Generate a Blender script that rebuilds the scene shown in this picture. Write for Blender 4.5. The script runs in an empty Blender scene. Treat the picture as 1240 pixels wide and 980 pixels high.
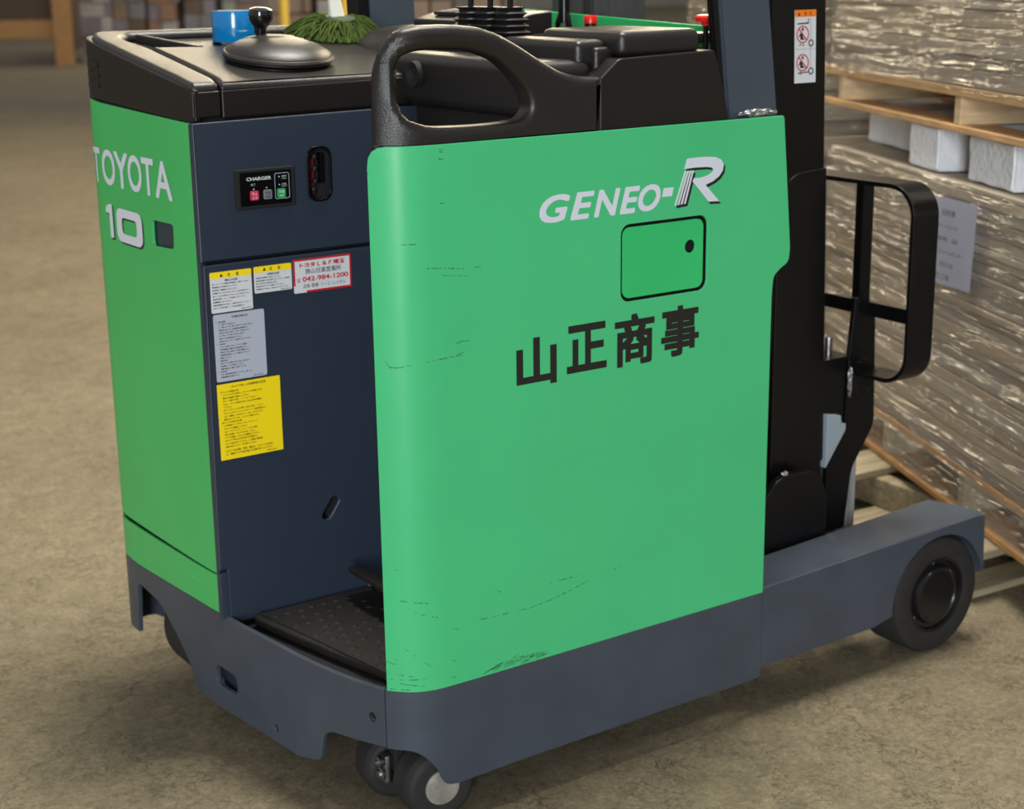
import bpy, bmesh, math, random
from mathutils import Vector, Matrix
random.seed(7)
R = math.radians
scene = bpy.context.scene
col = scene.collection

# ------------------------------------------------------------------ camera
YAW, PIT, ROL, FPX = R(55.45), R(15.21), R(-0.725), 1959.0
CAM = Vector((-1.3175, -2.3051, 1.55))
fw = Vector((math.cos(YAW)*math.cos(PIT), math.sin(YAW)*math.cos(PIT), -math.sin(PIT)))
rt0 = Vector((math.sin(YAW), -math.cos(YAW), 0)); up0 = rt0.cross(fw)
rt = rt0*math.cos(ROL) + up0*math.sin(ROL); up = -rt0*math.sin(ROL) + up0*math.cos(ROL)
cd = bpy.data.cameras.new('camera'); cam = bpy.data.objects.new('camera', cd); col.objects.link(cam)
cam.matrix_world = Matrix(((rt.x, up.x, -fw.x, CAM.x), (rt.y, up.y, -fw.y, CAM.y), (rt.z, up.z, -fw.z, CAM.z), (0, 0, 0, 1)))
cd.sensor_width = 36; cd.lens = 36*FPX/1240; cd.clip_start = .05; cd.clip_end = 200
cd.dof.use_dof = True; cd.dof.focus_distance = 2.75; cd.dof.aperture_fstop = 4.5
scene.camera = cam

# ------------------------------------------------------------------ light
scene.view_settings.view_transform = 'Standard'; scene.view_settings.look = 'None'
scene.view_settings.gamma = 1; scene.view_settings.exposure = 0.0
w = bpy.data.worlds.new('world'); scene.world = w; w.use_nodes = True
bg = w.node_tree.nodes['Background']; bg.inputs[0].default_value = (.86, .83, .82, 1); bg.inputs[1].default_value = .42

def area(name, loc, target, sx, sy, power, color):
    d = bpy.data.lights.new(name, 'AREA'); d.shape = 'RECTANGLE'; d.size = sx; d.size_y = sy; d.energy = power; d.color = color
    o = bpy.data.objects.new(name, d); col.objects.link(o); o.location = loc
    o.rotation_euler = (Vector(target) - Vector(loc)).to_track_quat('-Z', 'Y').to_euler()
    return o
# rows of warm high-bay lamps in the hall, and the daylight of the open gate behind the photographer
area('hall_lamp', (1.6, .6, 6.5), (1.6, .2, 0), 2.2, 1.8, 540, (1, .94, .83))
area('hall_lamp', (-6, 5, 6.5), (-5, 4, 0), 2.5, 2.5, 40, (1, .90, .74))
area('hall_lamp', (8.0, 7.5, 6.0), (0, 0, 1.3), 5, 1.6, 640, (1, .84, .56))
area('hall_lamp', (7.0, 13.5, 6.5), (0, 0, 1.3), 5, 1.6, 360, (1, .84, .56))
area('hall_lamp', (12, 4, 6.5), (1, 0, 1.3), 5, 1.6, 420, (1, .84, .56))
area('hall_lamp', (13, 22, 7.5), (15, 26, 0), 8, 8, 480, (1, .90, .76))
area('gate_daylight', (-7.5, -9.5, 3.0), (0, 0, .8), 2.2, 4.6, 1150, (.90, .95, 1))

# ------------------------------------------------------------------ materials
def mat(name, c, rough=.5, metal=0., bump=None, var=None, spec=.5, coat=0., dirt=None):
    m = bpy.data.materials.new(name); m.use_nodes = True; nt = m.node_tree; N = nt.nodes; L = nt.links
    b = N['Principled BSDF']; b.inputs['Base Color'].default_value = (*c, 1); b.inputs['Roughness'].default_value = rough
    b.inputs['Metallic'].default_value = metal; b.inputs['Specular IOR Level'].default_value = spec; b.inputs['Coat Weight'].default_value = coat
    tc = N.new('ShaderNodeTexCoord')
    csock = None
    if var:                                     # (scale, amount, vector scale)
        mp = N.new('ShaderNodeMapping'); mp.inputs['Scale'].default_value = var[2] if len(var) > 2 else (1, 1, 1)
        L.new(tc.outputs['Object'], mp.inputs[0])
        n = N.new('ShaderNodeTexNoise'); n.inputs['Scale'].default_value = var[0]; n.inputs['Detail'].default_value = 6; n.inputs['Roughness'].default_value = .62
        L.new(mp.outputs[0], n.inputs['Vector'])
        r = N.new('ShaderNodeMapRange'); r.inputs[1].default_value = .3; r.inputs[2].default_value = .7
        r.inputs[3].default_value = 1-var[1]; r.inputs[4].default_value = 1+var[1]; L.new(n.outputs[0], r.inputs[0])
        x = N.new('ShaderNodeVectorMath'); x.operation = 'SCALE'; x.inputs[0].default_value = c; L.new(r.outputs[0], x.inputs['Scale'])
        csock = x.outputs[0]; L.new(csock, b.inputs['Base Color'])
    if dirt:                                    # (color, scale, threshold, vector scale): scuffs with a shape of their own
        mp = N.new('ShaderNodeMapping'); mp.inputs['Scale'].default_value = dirt[3]; L.new(tc.outputs['Object'], mp.inputs[0])
        n = N.new('ShaderNodeTexNoise'); n.inputs['Scale'].default_value = dirt[1]; n.inputs['Detail'].default_value = 8; n.inputs['Roughness'].default_value = .7
        L.new(mp.outputs[0], n.inputs['Vector'])
        r = N.new('ShaderNodeMapRange'); r.inputs[1].default_value = dirt[2]; r.inputs[2].default_value = dirt[2]+.04; L.new(n.outputs[0], r.inputs[0])
        mx = N.new('ShaderNodeMix'); mx.data_type = 'RGBA'; mx.inputs[6].default_value = (*c, 1); mx.inputs[7].default_value = (*dirt[0], 1)
        if csock: L.new(csock, mx.inputs[6])
        fac = r.outputs[0]
        if len(dirt) > 4:                       # only low on the thing: (z from, z to)
            sp = N.new('ShaderNodeSeparateXYZ'); L.new(tc.outputs['Object'], sp.inputs[0])
            zr = N.new('ShaderNodeMapRange'); zr.inputs[1].default_value = dirt[4][0]; zr.inputs[2].default_value = dirt[4][1]; L.new(sp.outputs[2], zr.inputs[0])
            ml = N.new('ShaderNodeMath'); ml.operation = 'MULTIPLY'; L.new(fac, ml.inputs[0]); L.new(zr.outputs[0], ml.inputs[1]); fac = ml.outputs[0]
        L.new(fac, mx.inputs[0]); L.new(mx.outputs[2], b.inputs['Base Color'])
    if bump:                                    # (scale, strength, distance)
        n = N.new('ShaderNodeTexNoise'); n.inputs['Scale'].default_value = bump[0]; n.inputs['Detail'].default_value = 2
        if len(bump) > 3:
            mp = N.new('ShaderNodeMapping'); mp.inputs['Scale'].default_value = bump[3]; L.new(tc.outputs['Object'], mp.inputs[0]); L.new(mp.outputs[0], n.inputs['Vector'])
        else: L.new(tc.outputs['Object'], n.inputs['Vector'])
        bp = N.new('ShaderNodeBump'); bp.inputs['Strength'].default_value = bump[1]; bp.inputs['Distance'].default_value = bump[2]
        L.new(n.outputs[0], bp.inputs['Height']); L.new(bp.outputs[0], b.inputs['Normal'])
    return m

GREEN = (.060, .52, .205)
M = {}
M['green'] = mat('green_paint', GREEN, .34, var=(2.5, .04), dirt=((.05, .09, .05), 5, .665, (1, 1, 9), (.55, .30)))
M['green_plain'] = mat('green_door_paint', (.030, .52, .15), .38, var=(3, .05))
M['green_rear'] = mat('green_rear_paint', (.052, .47, .120), .36, var=(2, .05))
M['slate'] = mat('slate_paint', (.049, .062, .084), .42, var=(7, .14), dirt=((.16, .17, .19), 16, .715, (1, 1, 5)))
M['navy'] = mat('navy_paint', (.025, .036, .057), .40, var=(4, .06))
M['black_paint'] = mat('black_gloss_paint', (.0035, .0035, .0038), .28, var=(20, .3), spec=.35)
M['plastic'] = mat('grained_black_plastic', (.0095, .0078, .0068), .38, bump=(520, .26, .0022), spec=.6)
M['plastic_smooth'] = mat('smooth_black_plastic', (.0105, .0078, .0065), .42, spec=.4)
M['matte'] = mat('matte_black', (.007, .007, .008), .8)
M['rubber'] = mat('rubber', (.015, .0145, .0145), .75, var=(30, .25), bump=(120, .3, .002))
M['mat_rubber'] = mat('mat_rubber', (.0095, .0080, .0062), .6, var=(18, .4), bump=(90, .25, .003))
M['hub'] = mat('hub_black', (.008, .008, .009), .22)
M['zinc'] = mat('zinc_cap', (.30, .29, .25), .55, .3, var=(25, .35), bump=(60, .3, .002))
M['steel'] = mat('steel', (.35, .35, .36), .35, 1.0, var=(30, .3))
M['worn_steel'] = mat('worn_steel', (.30, .30, .30), .6, .35, var=(8, .5, (6, 6, 1)))
M['white'] = mat('white_vinyl', (.66, .70, .78), .4)
M['ink'] = mat('black_ink', (.012, .011, .010), .5)
M['grey_ink'] = mat('dark_grey_ink', (.03, .03, .035), .5)
M['paper_white'] = mat('label_white', (.68, .70, .72), .45)
M['label_grey'] = mat('label_grey', (.46, .49, .57), .45)
M['yellow'] = mat('label_yellow', (.98, .74, .008), .45)
M['red'] = mat('label_red', (.55, .010, .02), .45)
M['orange'] = mat('label_orange', (.90, .20, .01), .45)
M['pink'] = mat('button_pink', (.55, .03, .08), .4)
M['btn_grey'] = mat('button_grey', (.17, .18, .21), .4)
M['btn_green'] = mat('button_green', (.01, .36, .10), .4)
M['red_plastic'] = mat('red_plastic', (.75, .02, .012), .3)
M['blue_plastic'] = mat('blue_plastic', (.01, .06, .55), .3)
M['tape'] = mat('blue_tape', (.0, .19, .47), .18, coat=.5)
M['tape_core'] = mat('cardboard_core', (.55, .55, .58), .6)
M['mop'] = mat('green_mop', (.044, .070, .013), .95, spec=.15, var=(60, .4))
M['mop_dark'] = mat('mop_clip', (.02, .045, .018), .6)
M['handle_white'] = mat('white_handle', (.80, .80, .70), .45)
M['foil'] = mat('foil', (.75, .75, .78), .18, 1.0, bump=(70, 1.0, .01))
M['foam'] = mat('white_foam', (.80, .82, .85), .85, bump=(60, .6, .01), var=(12, .06))
M['wood'] = mat('pine_wood', (.56, .34, .155), .7, var=(3, .35, (2, 2, 14)), bump=(60, .2, .003))
M['wood_pale'] = mat('pale_pine', (.60, .44, .25), .7, var=(3, .25, (3, 3, 16)))
M['wood_orange'] = mat('orange_pine', (.46, .245, .085), .7, var=(4, .25, (3, 3, 12)))
M['wood_old'] = mat('weathered_wood', (.30, .25, .155), .8, var=(5, .35, (1, 10, 10)), bump=(40, .4, .004))
M['paper'] = mat('notice_paper', (.62, .64, .76), .6)
M['pale_backdrop'] = mat('pale_plastic', (.28, .34, .38), .6)
M['dark_tarp'] = mat('dark_grey_sheet', (.055, .057, .058), .6, var=(6, .3, (9, 9, 1)))
M['guard'] = mat('guard_slate', (.050, .066, .088), .45, var=(5, .06))

# ------------------------------------------------------------------ object helpers
def link(name, me, m=None, parent=None):
    o = bpy.data.objects.new(name, me); col.objects.link(o)
    if m is not None:
        me.materials.clear(); me.materials.append(m)
    if parent is not None: o.parent = parent
    return o
def tag(o, label=None, cat=None, group=None, kind=None):
    if label: o['label'] = label
    if cat: o['category'] = cat
    if group: o['group'] = group
    if kind: o['kind'] = kind
    return o
def empty(name, loc=(0, 0, 0), rz=0):
    o = bpy.data.objects.new(name, None); col.objects.link(o); o.location = loc; o.rotation_euler = (0, 0, rz); o.empty_display_size = .1
    return o
def finish(me, ang=35):
    for p in me.polygons: p.use_smooth = True
    me.set_sharp_from_angle(angle=R(ang))
def from_bm(name, bm, m, parent=None, ang=35, wn=False):
    me = bpy.data.meshes.new(name); bm.to_mesh(me); bm.free(); finish(me, ang)
    o = link(name, me, m, parent)
    if wn:
        md = o.modifiers.new('wn', 'WEIGHTED_NORMAL'); md.keep_sharp = True
    return o
def box(name, lo, hi, m, parent=None, bev=.003, seg=2, rot=None):
    bm = bmesh.new(); bmesh.ops.create_cube(bm, size=1)
    c = [(a+b)/2 for a, b in zip(lo, hi)]; s = [b-a for a, b in zip(lo, hi)]
    for v in bm.verts: v.co = Vector((v.co.x*s[0], v.co.y*s[1], v.co.z*s[2]))
    if bev: bmesh.ops.bevel(bm, geom=bm.edges[:], offset=min(bev, min(s)*.45), segments=seg, affect='EDGES', profile=.5)
    if rot: bmesh.ops.transform(bm, matrix=rot, verts=bm.verts)
    for v in bm.verts: v.co += Vector(c)
    return from_bm(name, bm, m, parent, wn=True)
def lathe(name, prof, m, parent=None, loc=(0, 0, 0), axis='Z', n=32, mw=None, ang=35):
    bm = bmesh.new(); rings = []
    for r, z in prof:
        if r < 1e-6: rings.append([bm.verts.new((0, 0, z))])
        else: rings.append([bm.verts.new((r*math.cos(2*math.pi*i/n), r*math.sin(2*math.pi*i/n), z)) for i in range(n)])
    for a, b in zip(rings, rings[1:]):
        for i in range(n):
            j = (i+1) % n
            if len(a) == 1 and len(b) == 1: continue
            if len(a) == 1: bm.faces.new((a[0], b[j], b[i]))
            elif len(b) == 1: bm.faces.new((a[i], a[j], b[0]))
            else: bm.faces.new((a[i], a[j], b[j], b[i]))
    bmesh.ops.recalc_face_normals(bm, faces=bm.faces)
    if axis == 'Y': bmesh.ops.rotate(bm, matrix=Matrix.Rotation(R(90), 3, 'X'), verts=bm.verts)      # +z -> -y
    if axis == 'X': bmesh.ops.rotate(bm, matrix=Matrix.Rotation(R(90), 3, 'Y'), verts=bm.verts)
    if mw: bmesh.ops.transform(bm, matrix=mw, verts=bm.verts)
    for v in bm.verts: v.co += Vector(loc)
    return from_bm(name, bm, m, parent, ang)
def tube_bm(bm, pts, r, n=8):
    pts = [Vector(p) for p in pts]; rings = []
    for i, p in enumerate(pts):
        t = (pts[min(i+1, len(pts)-1)] - pts[max(i-1, 0)]).normalized()
        a = t.cross(Vector((0, 0, 1)));  a = a if a.length > .05 else t.cross(Vector((1, 0, 0)))
        a.normalize(); b = t.cross(a); rr = r[i] if isinstance(r, (list, tuple)) else r
        rings.append([bm.verts.new(p + (a*math.cos(2*math.pi*k/n) + b*math.sin(2*math.pi*k/n))*rr) for k in range(n)])
    for A, B in zip(rings, rings[1:]):
        for k in range(n): bm.faces.new((A[k], A[(k+1) % n], B[(k+1) % n], B[k]))
    bm.faces.new(rings[0]); bm.faces.new(rings[-1])
def tube(name, pts, r, m, parent=None, n=10):
    bm = bmesh.new(); tube_bm(bm, pts, r, n); bmesh.ops.recalc_face_normals(bm, faces=bm.faces)
    return from_bm(name, bm, m, parent)
def rrect(x0, y0, x1, y1, r, n=5):
    out = []
    for cx, cy, a in ((x1-r, y1-r, 0), (x0+r, y1-r, 90), (x0+r, y0+r, 180), (x1-r, y0+r, 270)):
        for i in range(n+1):
            t = R(a+90*i/n); out.append((cx+r*math.cos(t), cy+r*math.sin(t)))
    return out
def ell(cx, cy, rx, ry, n=20): return [(cx+rx*math.cos(2*math.pi*i/n), cy+ry*math.sin(2*math.pi*i/n)) for i in range(n)]
def round_poly(pts, rad, n=4):
    """pts: (x, y[, r]) ; corners rounded"""
    out = []; k = len(pts)
    for i in range(k):
        p = Vector(pts[i][:2]); a = Vector(pts[i-1][:2]); b = Vector(pts[(i+1) % k][:2]); r = pts[i][2] if len(pts[i]) > 2 else rad
        d1 = (a-p); d2 = (b-p); l = min(r, d1.length*.45, d2.length*.45)
        if l < 1e-5: out.append(tuple(p)); continue
        s = p+d1.normalized()*l; e = p+d2.normalized()*l
        for j in range(n+1):
            t = j/n; q = s*(1-t)**2 + p*2*t*(1-t) + e*t*t; out.append(tuple(q))
    return out
def plate_bm(loops, th, bev=.0, cuts=None, bres=2):
    """loops in (u, v), outer loop first; w runs 0 (outer face, +w) to -th"""
    cu = bpy.data.curves.new('tmp', 'CURVE'); cu.dimensions = '2D'; cu.fill_mode = 'BOTH'
    for lp in loops:
        s = cu.splines.new('POLY'); s.points.add(len(lp)-1); s.use_cyclic_u = True
        for p, q in zip(s.points, lp): p.co = (q[0], q[1], 0, 1)
    cu.extrude = max(th/2-bev, 1e-5); cu.bevel_depth = bev; cu.bevel_resolution = bres; cu.offset = -bev
    ob = bpy.data.objects.new('tmp', cu); col.objects.link(ob); dg = bpy.context.evaluated_depsgraph_get(); dg.update()
    me = bpy.data.meshes.new_from_object(ob.evaluated_get(dg)); bm = bmesh.new(); bm.from_mesh(me)
    bpy.data.objects.remove(ob); bpy.data.curves.remove(cu); bpy.data.meshes.remove(me)
    bmesh.ops.remove_doubles(bm, verts=bm.verts, dist=1e-6)
    for v in bm.verts: v.co.z -= th/2
    for c in cuts or []:
        bmesh.ops.bisect_plane(bm, geom=bm.verts[:]+bm.edges[:]+bm.faces[:], plane_co=(c, 0, 0), plane_no=(1, 0, 0))
    return bm
def flat_map(o, eu, ev):
    o = Vector(o); eu = Vector(eu); ev = Vector(ev); ew = eu.cross(ev)
    return lambda v: o + eu*v.x + ev*v.y + ew*v.z
def mapped(name, bm, f, m, parent=None, ang=35):
    for v in bm.verts: v.co = f(v.co.copy())
    bmesh.ops.recalc_face_normals(bm, faces=bm.faces)
    return from_bm(name, bm, m, parent, ang, wn=True)
def plate(name, loops, th, f, m, parent=None, bev=.0, cuts=None, ang=35): return mapped(name, plate_bm(loops, th, bev, cuts), f, m, parent, ang)
XZ = lambda y: flat_map((0, y, 0), (1, 0, 0), (0, 0, 1))          # u = X, v = Z, outward -Y
def YZ(x): return flat_map((x, 0, 0), (0, -1, 0), (0, 0, 1))      # u = -Y, v = Z, outward -X
XY = lambda z: flat_map((0, 0, z), (1, 0, 0), (0, 1, 0))

# plan of the body skin: arc length s starts at X=.9 on the side, runs back round the rear to the far side
plan = [(.9, 0), (.30, 0), (.15, 0), (.105, .001), (.078, .007), (.055, .018), (.033, .038), (.016, .06), (-.014, .14), (-.04, .248), (-.062, .393),
        (-.078, .5), (-.086, .6), (-.090, .78), (-.092, .95), (-.091, 1.01), (-.084, 1.04), (-.066, 1.058), (-.03, 1.062), (.9, 1.062)]
plan = [Vector((p[0], p[1], 0)) for p in plan]
q = [plan[0]]
for a, b in zip(plan, plan[1:]):
    q += [a*.75+b*.25, a*.25+b*.75]
plan = q+[plan[-1]]
SL = [0]
for a, b in zip(plan, plan[1:]): SL.append(SL[-1]+(b-a).length)
def P(s):
    if s <= 0: i = 0
    else:
        i = len(plan)-2
        for k in range(len(plan)-1):
            if s < SL[k+1]: i = k; break
    t = (plan[i+1]-plan[i]).normalized(); p = plan[i]+t*(s-SL[i]); return p, t
def Pn(s):      # smoothed outward normal
    a = P(s-.006)[1]; b = P(s+.006)[1]; t = (a+b).normalized(); return Vector((-t.y, t.x, 0))
def skin(off=0.):
    def f(v):
        p, _ = P(v.x); n = Pn(v.x); o = p - n*(-(v.z+off)); return Vector((o.x, o.y, v.y))
    return f
def _side_sign():
    n = Pn(.2); return n
if _side_sign().y > 0:      # outward must face -Y on the side
    _old = Pn
    def Pn(s): return -_old(s)
CUT = [s for s in SL if .5 < s < 2.2]
def cuts(a, b): return [c for c in CUT if a < c < b]

def text_bm(body, bold=0., shear=0.):
    cu = bpy.data.curves.new('t', 'FONT'); cu.body = body; cu.size = 1; cu.offset = bold; cu.shear = shear; cu.fill_mode = 'FRONT'; cu.resolution_u = 4
    ob = bpy.data.objects.new('t', cu); col.objects.link(ob); dg = bpy.context.evaluated_depsgraph_get(); dg.update()
    me = bpy.data.meshes.new_from_object(ob.evaluated_get(dg)); bm = bmesh.new(); bm.from_mesh(me)
    bpy.data.objects.remove(ob); bpy.data.curves.remove(cu); bpy.data.meshes.remove(me)
    return bm
def smear(bm, r, n=6):
    me = bpy.data.meshes.new('j'); bm.to_mesh(me); bm.free(); out = bmesh.new()
    sq = [(-1, -1), (1, 1), (-1, 1), (1, -1), (0, 1), (0, -1), (-1, 0), (1, 0)] if n == 8 else [(-1, 0), (1, 0), (0, 0)][:n]
    for i, (a, b) in enumerate(sq):
        k = len(out.verts); out.from_mesh(me); out.verts.ensure_lookup_table()
        for v in out.verts[k:]: v.co += Vector((a*r, b*r, 0)); v.co.z = i*.00003
    bpy.data.meshes.remove(me); return out
def fit(bm, x0, y0, x1, y1):
    xs = [v.co.x for v in bm.verts]; ys = [v.co.y for v in bm.verts]; a, b, c, d = min(xs), max(xs), min(ys), max(ys)
    for v in bm.verts:
        v.co.x = x0+(v.co.x-a)/(b-a)*(x1-x0); v.co.y = y0+(v.co.y-c)/(d-c)*(y1-y0)
    return bm
def join_bm(bms):
    out = bmesh.new()
    for b in bms:
        me = bpy.data.meshes.new('j'); b.to_mesh(me); b.free(); out.from_mesh(me); bpy.data.meshes.remove(me)
    return out
def text(name, items, f, m, parent, th=0., cut=None):
    """items: (body, x0, y0, x1, y1, bold, shear)"""
    bms = []
    for it in items:
        b = text_bm(it[0], it[5] if len(it) > 5 else 0, it[6] if len(it) > 6 else 0)
        if not b.verts: b.free(); continue
        if len(it) > 7: b = smear(b, it[7], it[8] if len(it) > 8 else 8)
        bms.append(fit(b, *it[1:5]))
    bm = join_bm(bms)
    for c in cut or []:
        bmesh.ops.bisect_plane(bm, geom=bm.verts[:]+bm.edges[:]+bm.faces[:], plane_co=(c, 0, 0), plane_no=(1, 0, 0))
    for v in bm.verts: v.co = f(v.co.copy())
    return from_bm(name, bm, m, parent)
def natural(body, h, bold=0.):      # width for a cap height
    b = text_bm(body, bold); xs = [v.co.x for v in b.verts]; ys = [v.co.y for v in b.verts]; wd = (max(xs)-min(xs))/(max(ys)-min(ys))*h; b.free(); return wd

# ------------------------------------------------------------------ setting
def floor_material():
    m = bpy.data.materials.new('concrete_floor'); m.use_nodes = True; nt = m.node_tree; N = nt.nodes; L = nt.links; b = N['Principled BSDF']
    tc = N.new('ShaderNodeTexCoord')
    def noise(sc, det=6, rough=.6, dist=0.):
        n = N.new('ShaderNodeTexNoise'); n.inputs['Scale'].default_value = sc; n.inputs['Detail'].default_value = det
        n.inputs['Roughness'].default_value = rough; n.inputs['Distortion'].default_value = dist; L.new(tc.outputs['Object'], n.inputs['Vector']); return n.outputs[0]
    def ramp(s, a, b_, c, d):
        r = N.new('ShaderNodeMapRange'); r.inputs[1].default_value = a; r.inputs[2].default_value = b_; r.inputs[3].default_value = c; r.inputs[4].default_value = d
        L.new(s, r.inputs[0]); return r.outputs[0]
    def mul(a, c):
        x = N.new('ShaderNodeMath'); x.operation = 'MULTIPLY'; L.new(a, x.inputs[0]); L.new(c, x.inputs[1]); return x.outputs[0]
    big = ramp(noise(.8, 4), .3, .7, .86, 1.14)
    mid = ramp(noise(13, 8, .75), .3, .7, .74, 1.24)
    fine = ramp(noise(150, 4, .8), .25, .75, .70, 1.27)
    # crazed pattern
    wn = N.new('ShaderNodeTexNoise'); wn.inputs['Scale'].default_value = 14; wn.inputs['Detail'].default_value = 4; L.new(tc.outputs['Object'], wn.inputs['Vector'])
    sb = N.new('ShaderNodeVectorMath'); sb.operation = 'SCALE'; sb.inputs['Scale'].default_value = .09; L.new(wn.outputs[1], sb.inputs[0])
    ad = N.new('ShaderNodeVectorMath'); L.new(tc.outputs['Object'], ad.inputs[0]); L.new(sb.outputs[0], ad.inputs[1])
    def craze(sc, wdt, dark):
        v = N.new('ShaderNodeTexVoronoi'); v.feature = 'DISTANCE_TO_EDGE'; v.inputs['Scale'].default_value = sc; L.new(ad.outputs[0], v.inputs['Vector'])
        return ramp(v.outputs['Distance'], 0, wdt, dark, 1)
    vn = noise(17, 9, .68, 1.2); vs_ = N.new('ShaderNodeMath'); vs_.operation = 'SUBTRACT'; vs_.inputs[1].default_value = .5; vs_.label = ''; L.new(vn, vs_.inputs[0])
    va = N.new('ShaderNodeMath'); va.operation = 'ABSOLUTE'; L.new(vs_.outputs[0], va.inputs[0]); c1 = ramp(va.outputs[0], 0, .026, .42, 1); c2 = craze(.62, .0022, .62)
    msk = ramp(noise(5.5, 6), .38, .62, .15, 1)
    mx = N.new('ShaderNodeMix'); mx.inputs[2].default_value = 1; L.new(msk, mx.inputs[0]); L.new(c1, mx.inputs[3])
    spots = mul(ramp(noise(26, 6, .75), .655, .70, 1, .62), ramp(noise(62, 5, .75), .36, .64, .74, 1.16))
    t = mul(mul(mul(big, mid), mul(fine, mx.outputs[0])), mul(c2, spots))
    sc = N.new('ShaderNodeVectorMath'); sc.operation = 'SCALE'; sc.inputs[0].default_value = (.206, .172, .108); L.new(t, sc.inputs['Scale'])
    L.new(sc.outputs[0], b.inputs['Base Color'])
    rr = ramp(noise(2.2, 5), .3, .7, .62, .85); L.new(rr, b.inputs['Roughness']); b.inputs['Specular IOR Level'].default_value = .35
    bp = N.new('ShaderNodeBump'); bp.inputs['Strength'].default_value = .45; bp.inputs['Distance'].default_value = .004; L.new(mul(mid, mul(fine, mx.outputs[0])), bp.inputs['Height']); L.new(bp.outputs[0], b.inputs['Normal'])
    return m
def quad(name, vs, m, kind='structure'):
    me = bpy.data.meshes.new(name); me.from_pydata(vs, [], [(0, 1, 2, 3)]); o = link(name, me, m); tag(o, kind=kind); return o
quad('floor', [(-20, -20, 0), (45, -20, 0), (45, 45, 0), (-20, 45, 0)], floor_material())
M['wall'] = mat('hall_wall', (.42, .40, .36), .8, var=(1, .1))
quad('wall_back', [(-20, 45, 0), (45, 45, 0), (45, 45, 9), (-20, 45, 9)], M['wall'])
quad('wall_right', [(45, 45, 0), (45, -20, 0), (45, -20, 9), (45, 45, 9)], M['wall'])

# ------------------------------------------------------------------ the reach truck
T = empty('reach_truck', (0, 0, 0))
tag(T, 'green and slate reach truck with black controls and mast, standing on the concrete floor', 'forklift')

# side panel, door, lettering
S = lambda x: .9-x
op = round_poly([(S(.919), 1.262, .006), (S(.946), 1.0, .01), (S(.943), .972, .012), (S(.921), .962, .01), (S(.903), .948, .02), (S(.900), .915, .02),
                 (S(.900), .278, .001), (.896, .278, .001), (.899, 1.262, .035)], .01)
door_hole = rrect(S(.727), .943, S(.517), 1.088, .02)
side = plate('side_panel', [op, door_hole], .005, skin(), M['green'], T, bev=.0012, cuts=cuts(.7, .9))
dl = rrect(S(.722), .948, S(.526), 1.081, .016)
fh = ell(S(.689), 1.030, .0125, .0125, 20)
door = plate('hatch_door', [dl, fh], .004, skin(-.006), M['green_plain'], side, bev=.001)
box('hatch_recess', (.505, .03, .93), (.74, .034, 1.10), M['matte'], T, 0)
# lettering on the side
MS = lambda off: (lambda v: Vector((.9-v.x, -off, v.y)) if False else Vector((v.x, -off, v.y)))
def side_map(v): return Vector((v.x, -.0006-v.z, v.y))
word = [('G', .333, .400), ('E', .401, .455), ('N', .454, .514), ('E', .513, .560), ('O', .556, .609)]
text('lettering', [(c, a, 1.108, b, 1.157, 0, .26, .026) for c, a, b in word], side_map, M['white'], side)
plate('lettering_dash', [[(.613, 1.131), (.637, 1.131), (.641, 1.147), (.617, 1.147)]], .0004, XZ(-.0004), M['white'], side)
R_FACE = [(0.6718, 1.1975), (0.6977, 1.1981), (0.7225, 1.1974), (0.7425, 1.1952), (0.7567, 1.1896), (0.7635, 1.1804), (0.7618, 1.1692), (0.7526, 1.1586), (0.7377, 1.1504), (0.7188, 1.1448), (0.7539, 1.111), (0.7272, 1.1123), (0.6864, 1.1539), (0.6779, 1.1639), (0.6937, 1.1612), (0.7184, 1.1633), (0.7357, 1.1675), (0.7431, 1.1726), (0.739, 1.1755), (0.723, 1.1783), (0.6932, 1.1795), (0.6653, 1.1787)]
R_FACE = R_FACE[:13]+[(.690, 1.160), (.706, 1.1595), (.7235, 1.1625), (.7345, 1.1675), (.7375, 1.1725), (.733, 1.1765), (.720, 1.1785), (0.6932, 1.1795), (0.6653, 1.1787)]
ST = [[(0.6664, 1.1749), (0.6708, 1.1749), (0.6466, 1.1125), (0.6423, 1.1121)], [(0.6727, 1.1748), (0.6771, 1.1748), (0.6544, 1.1129), (0.65, 1.1125)],
      [(0.6791, 1.1747), (0.6835, 1.1747), (0.6622, 1.1133), (0.6578, 1.113)], [(0.6855, 1.1745), (0.6892, 1.1745), (0.6701, 1.1137), (0.6657, 1.1134)]]
def sh(l, dx, dz): return [(a+dx, b+dz) for a, b in l]
for off, loops in ((.0005, [sh(R_FACE, .0050, -.0052)]), (.0005, [sh([ST[0][0], ST[3][1], ST[3][2], ST[0][3]], .0052, -.0052)]),):
    plate('letter_shadow', loops, .0003, XZ(-off), M['ink'], side)
plate('letter_face', [R_FACE], .0004, XZ(-.0011), M['white'], side)
for st in ST: plate('letter_stripe', [st], .0004, XZ(-.0011), M['white'], side)
for ch, x0, z0, x1, z1 in (('山', .280, .815, .369, .905), ('正', .392, .826, .484, .915), ('商', .503, .820, .598, .919), ('事', .615, .822, .709, .920)):
    text('company_character', [(ch, x0, z0, x1, z1, 0, 0, .030)], side_map, M['ink'], side)

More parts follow.
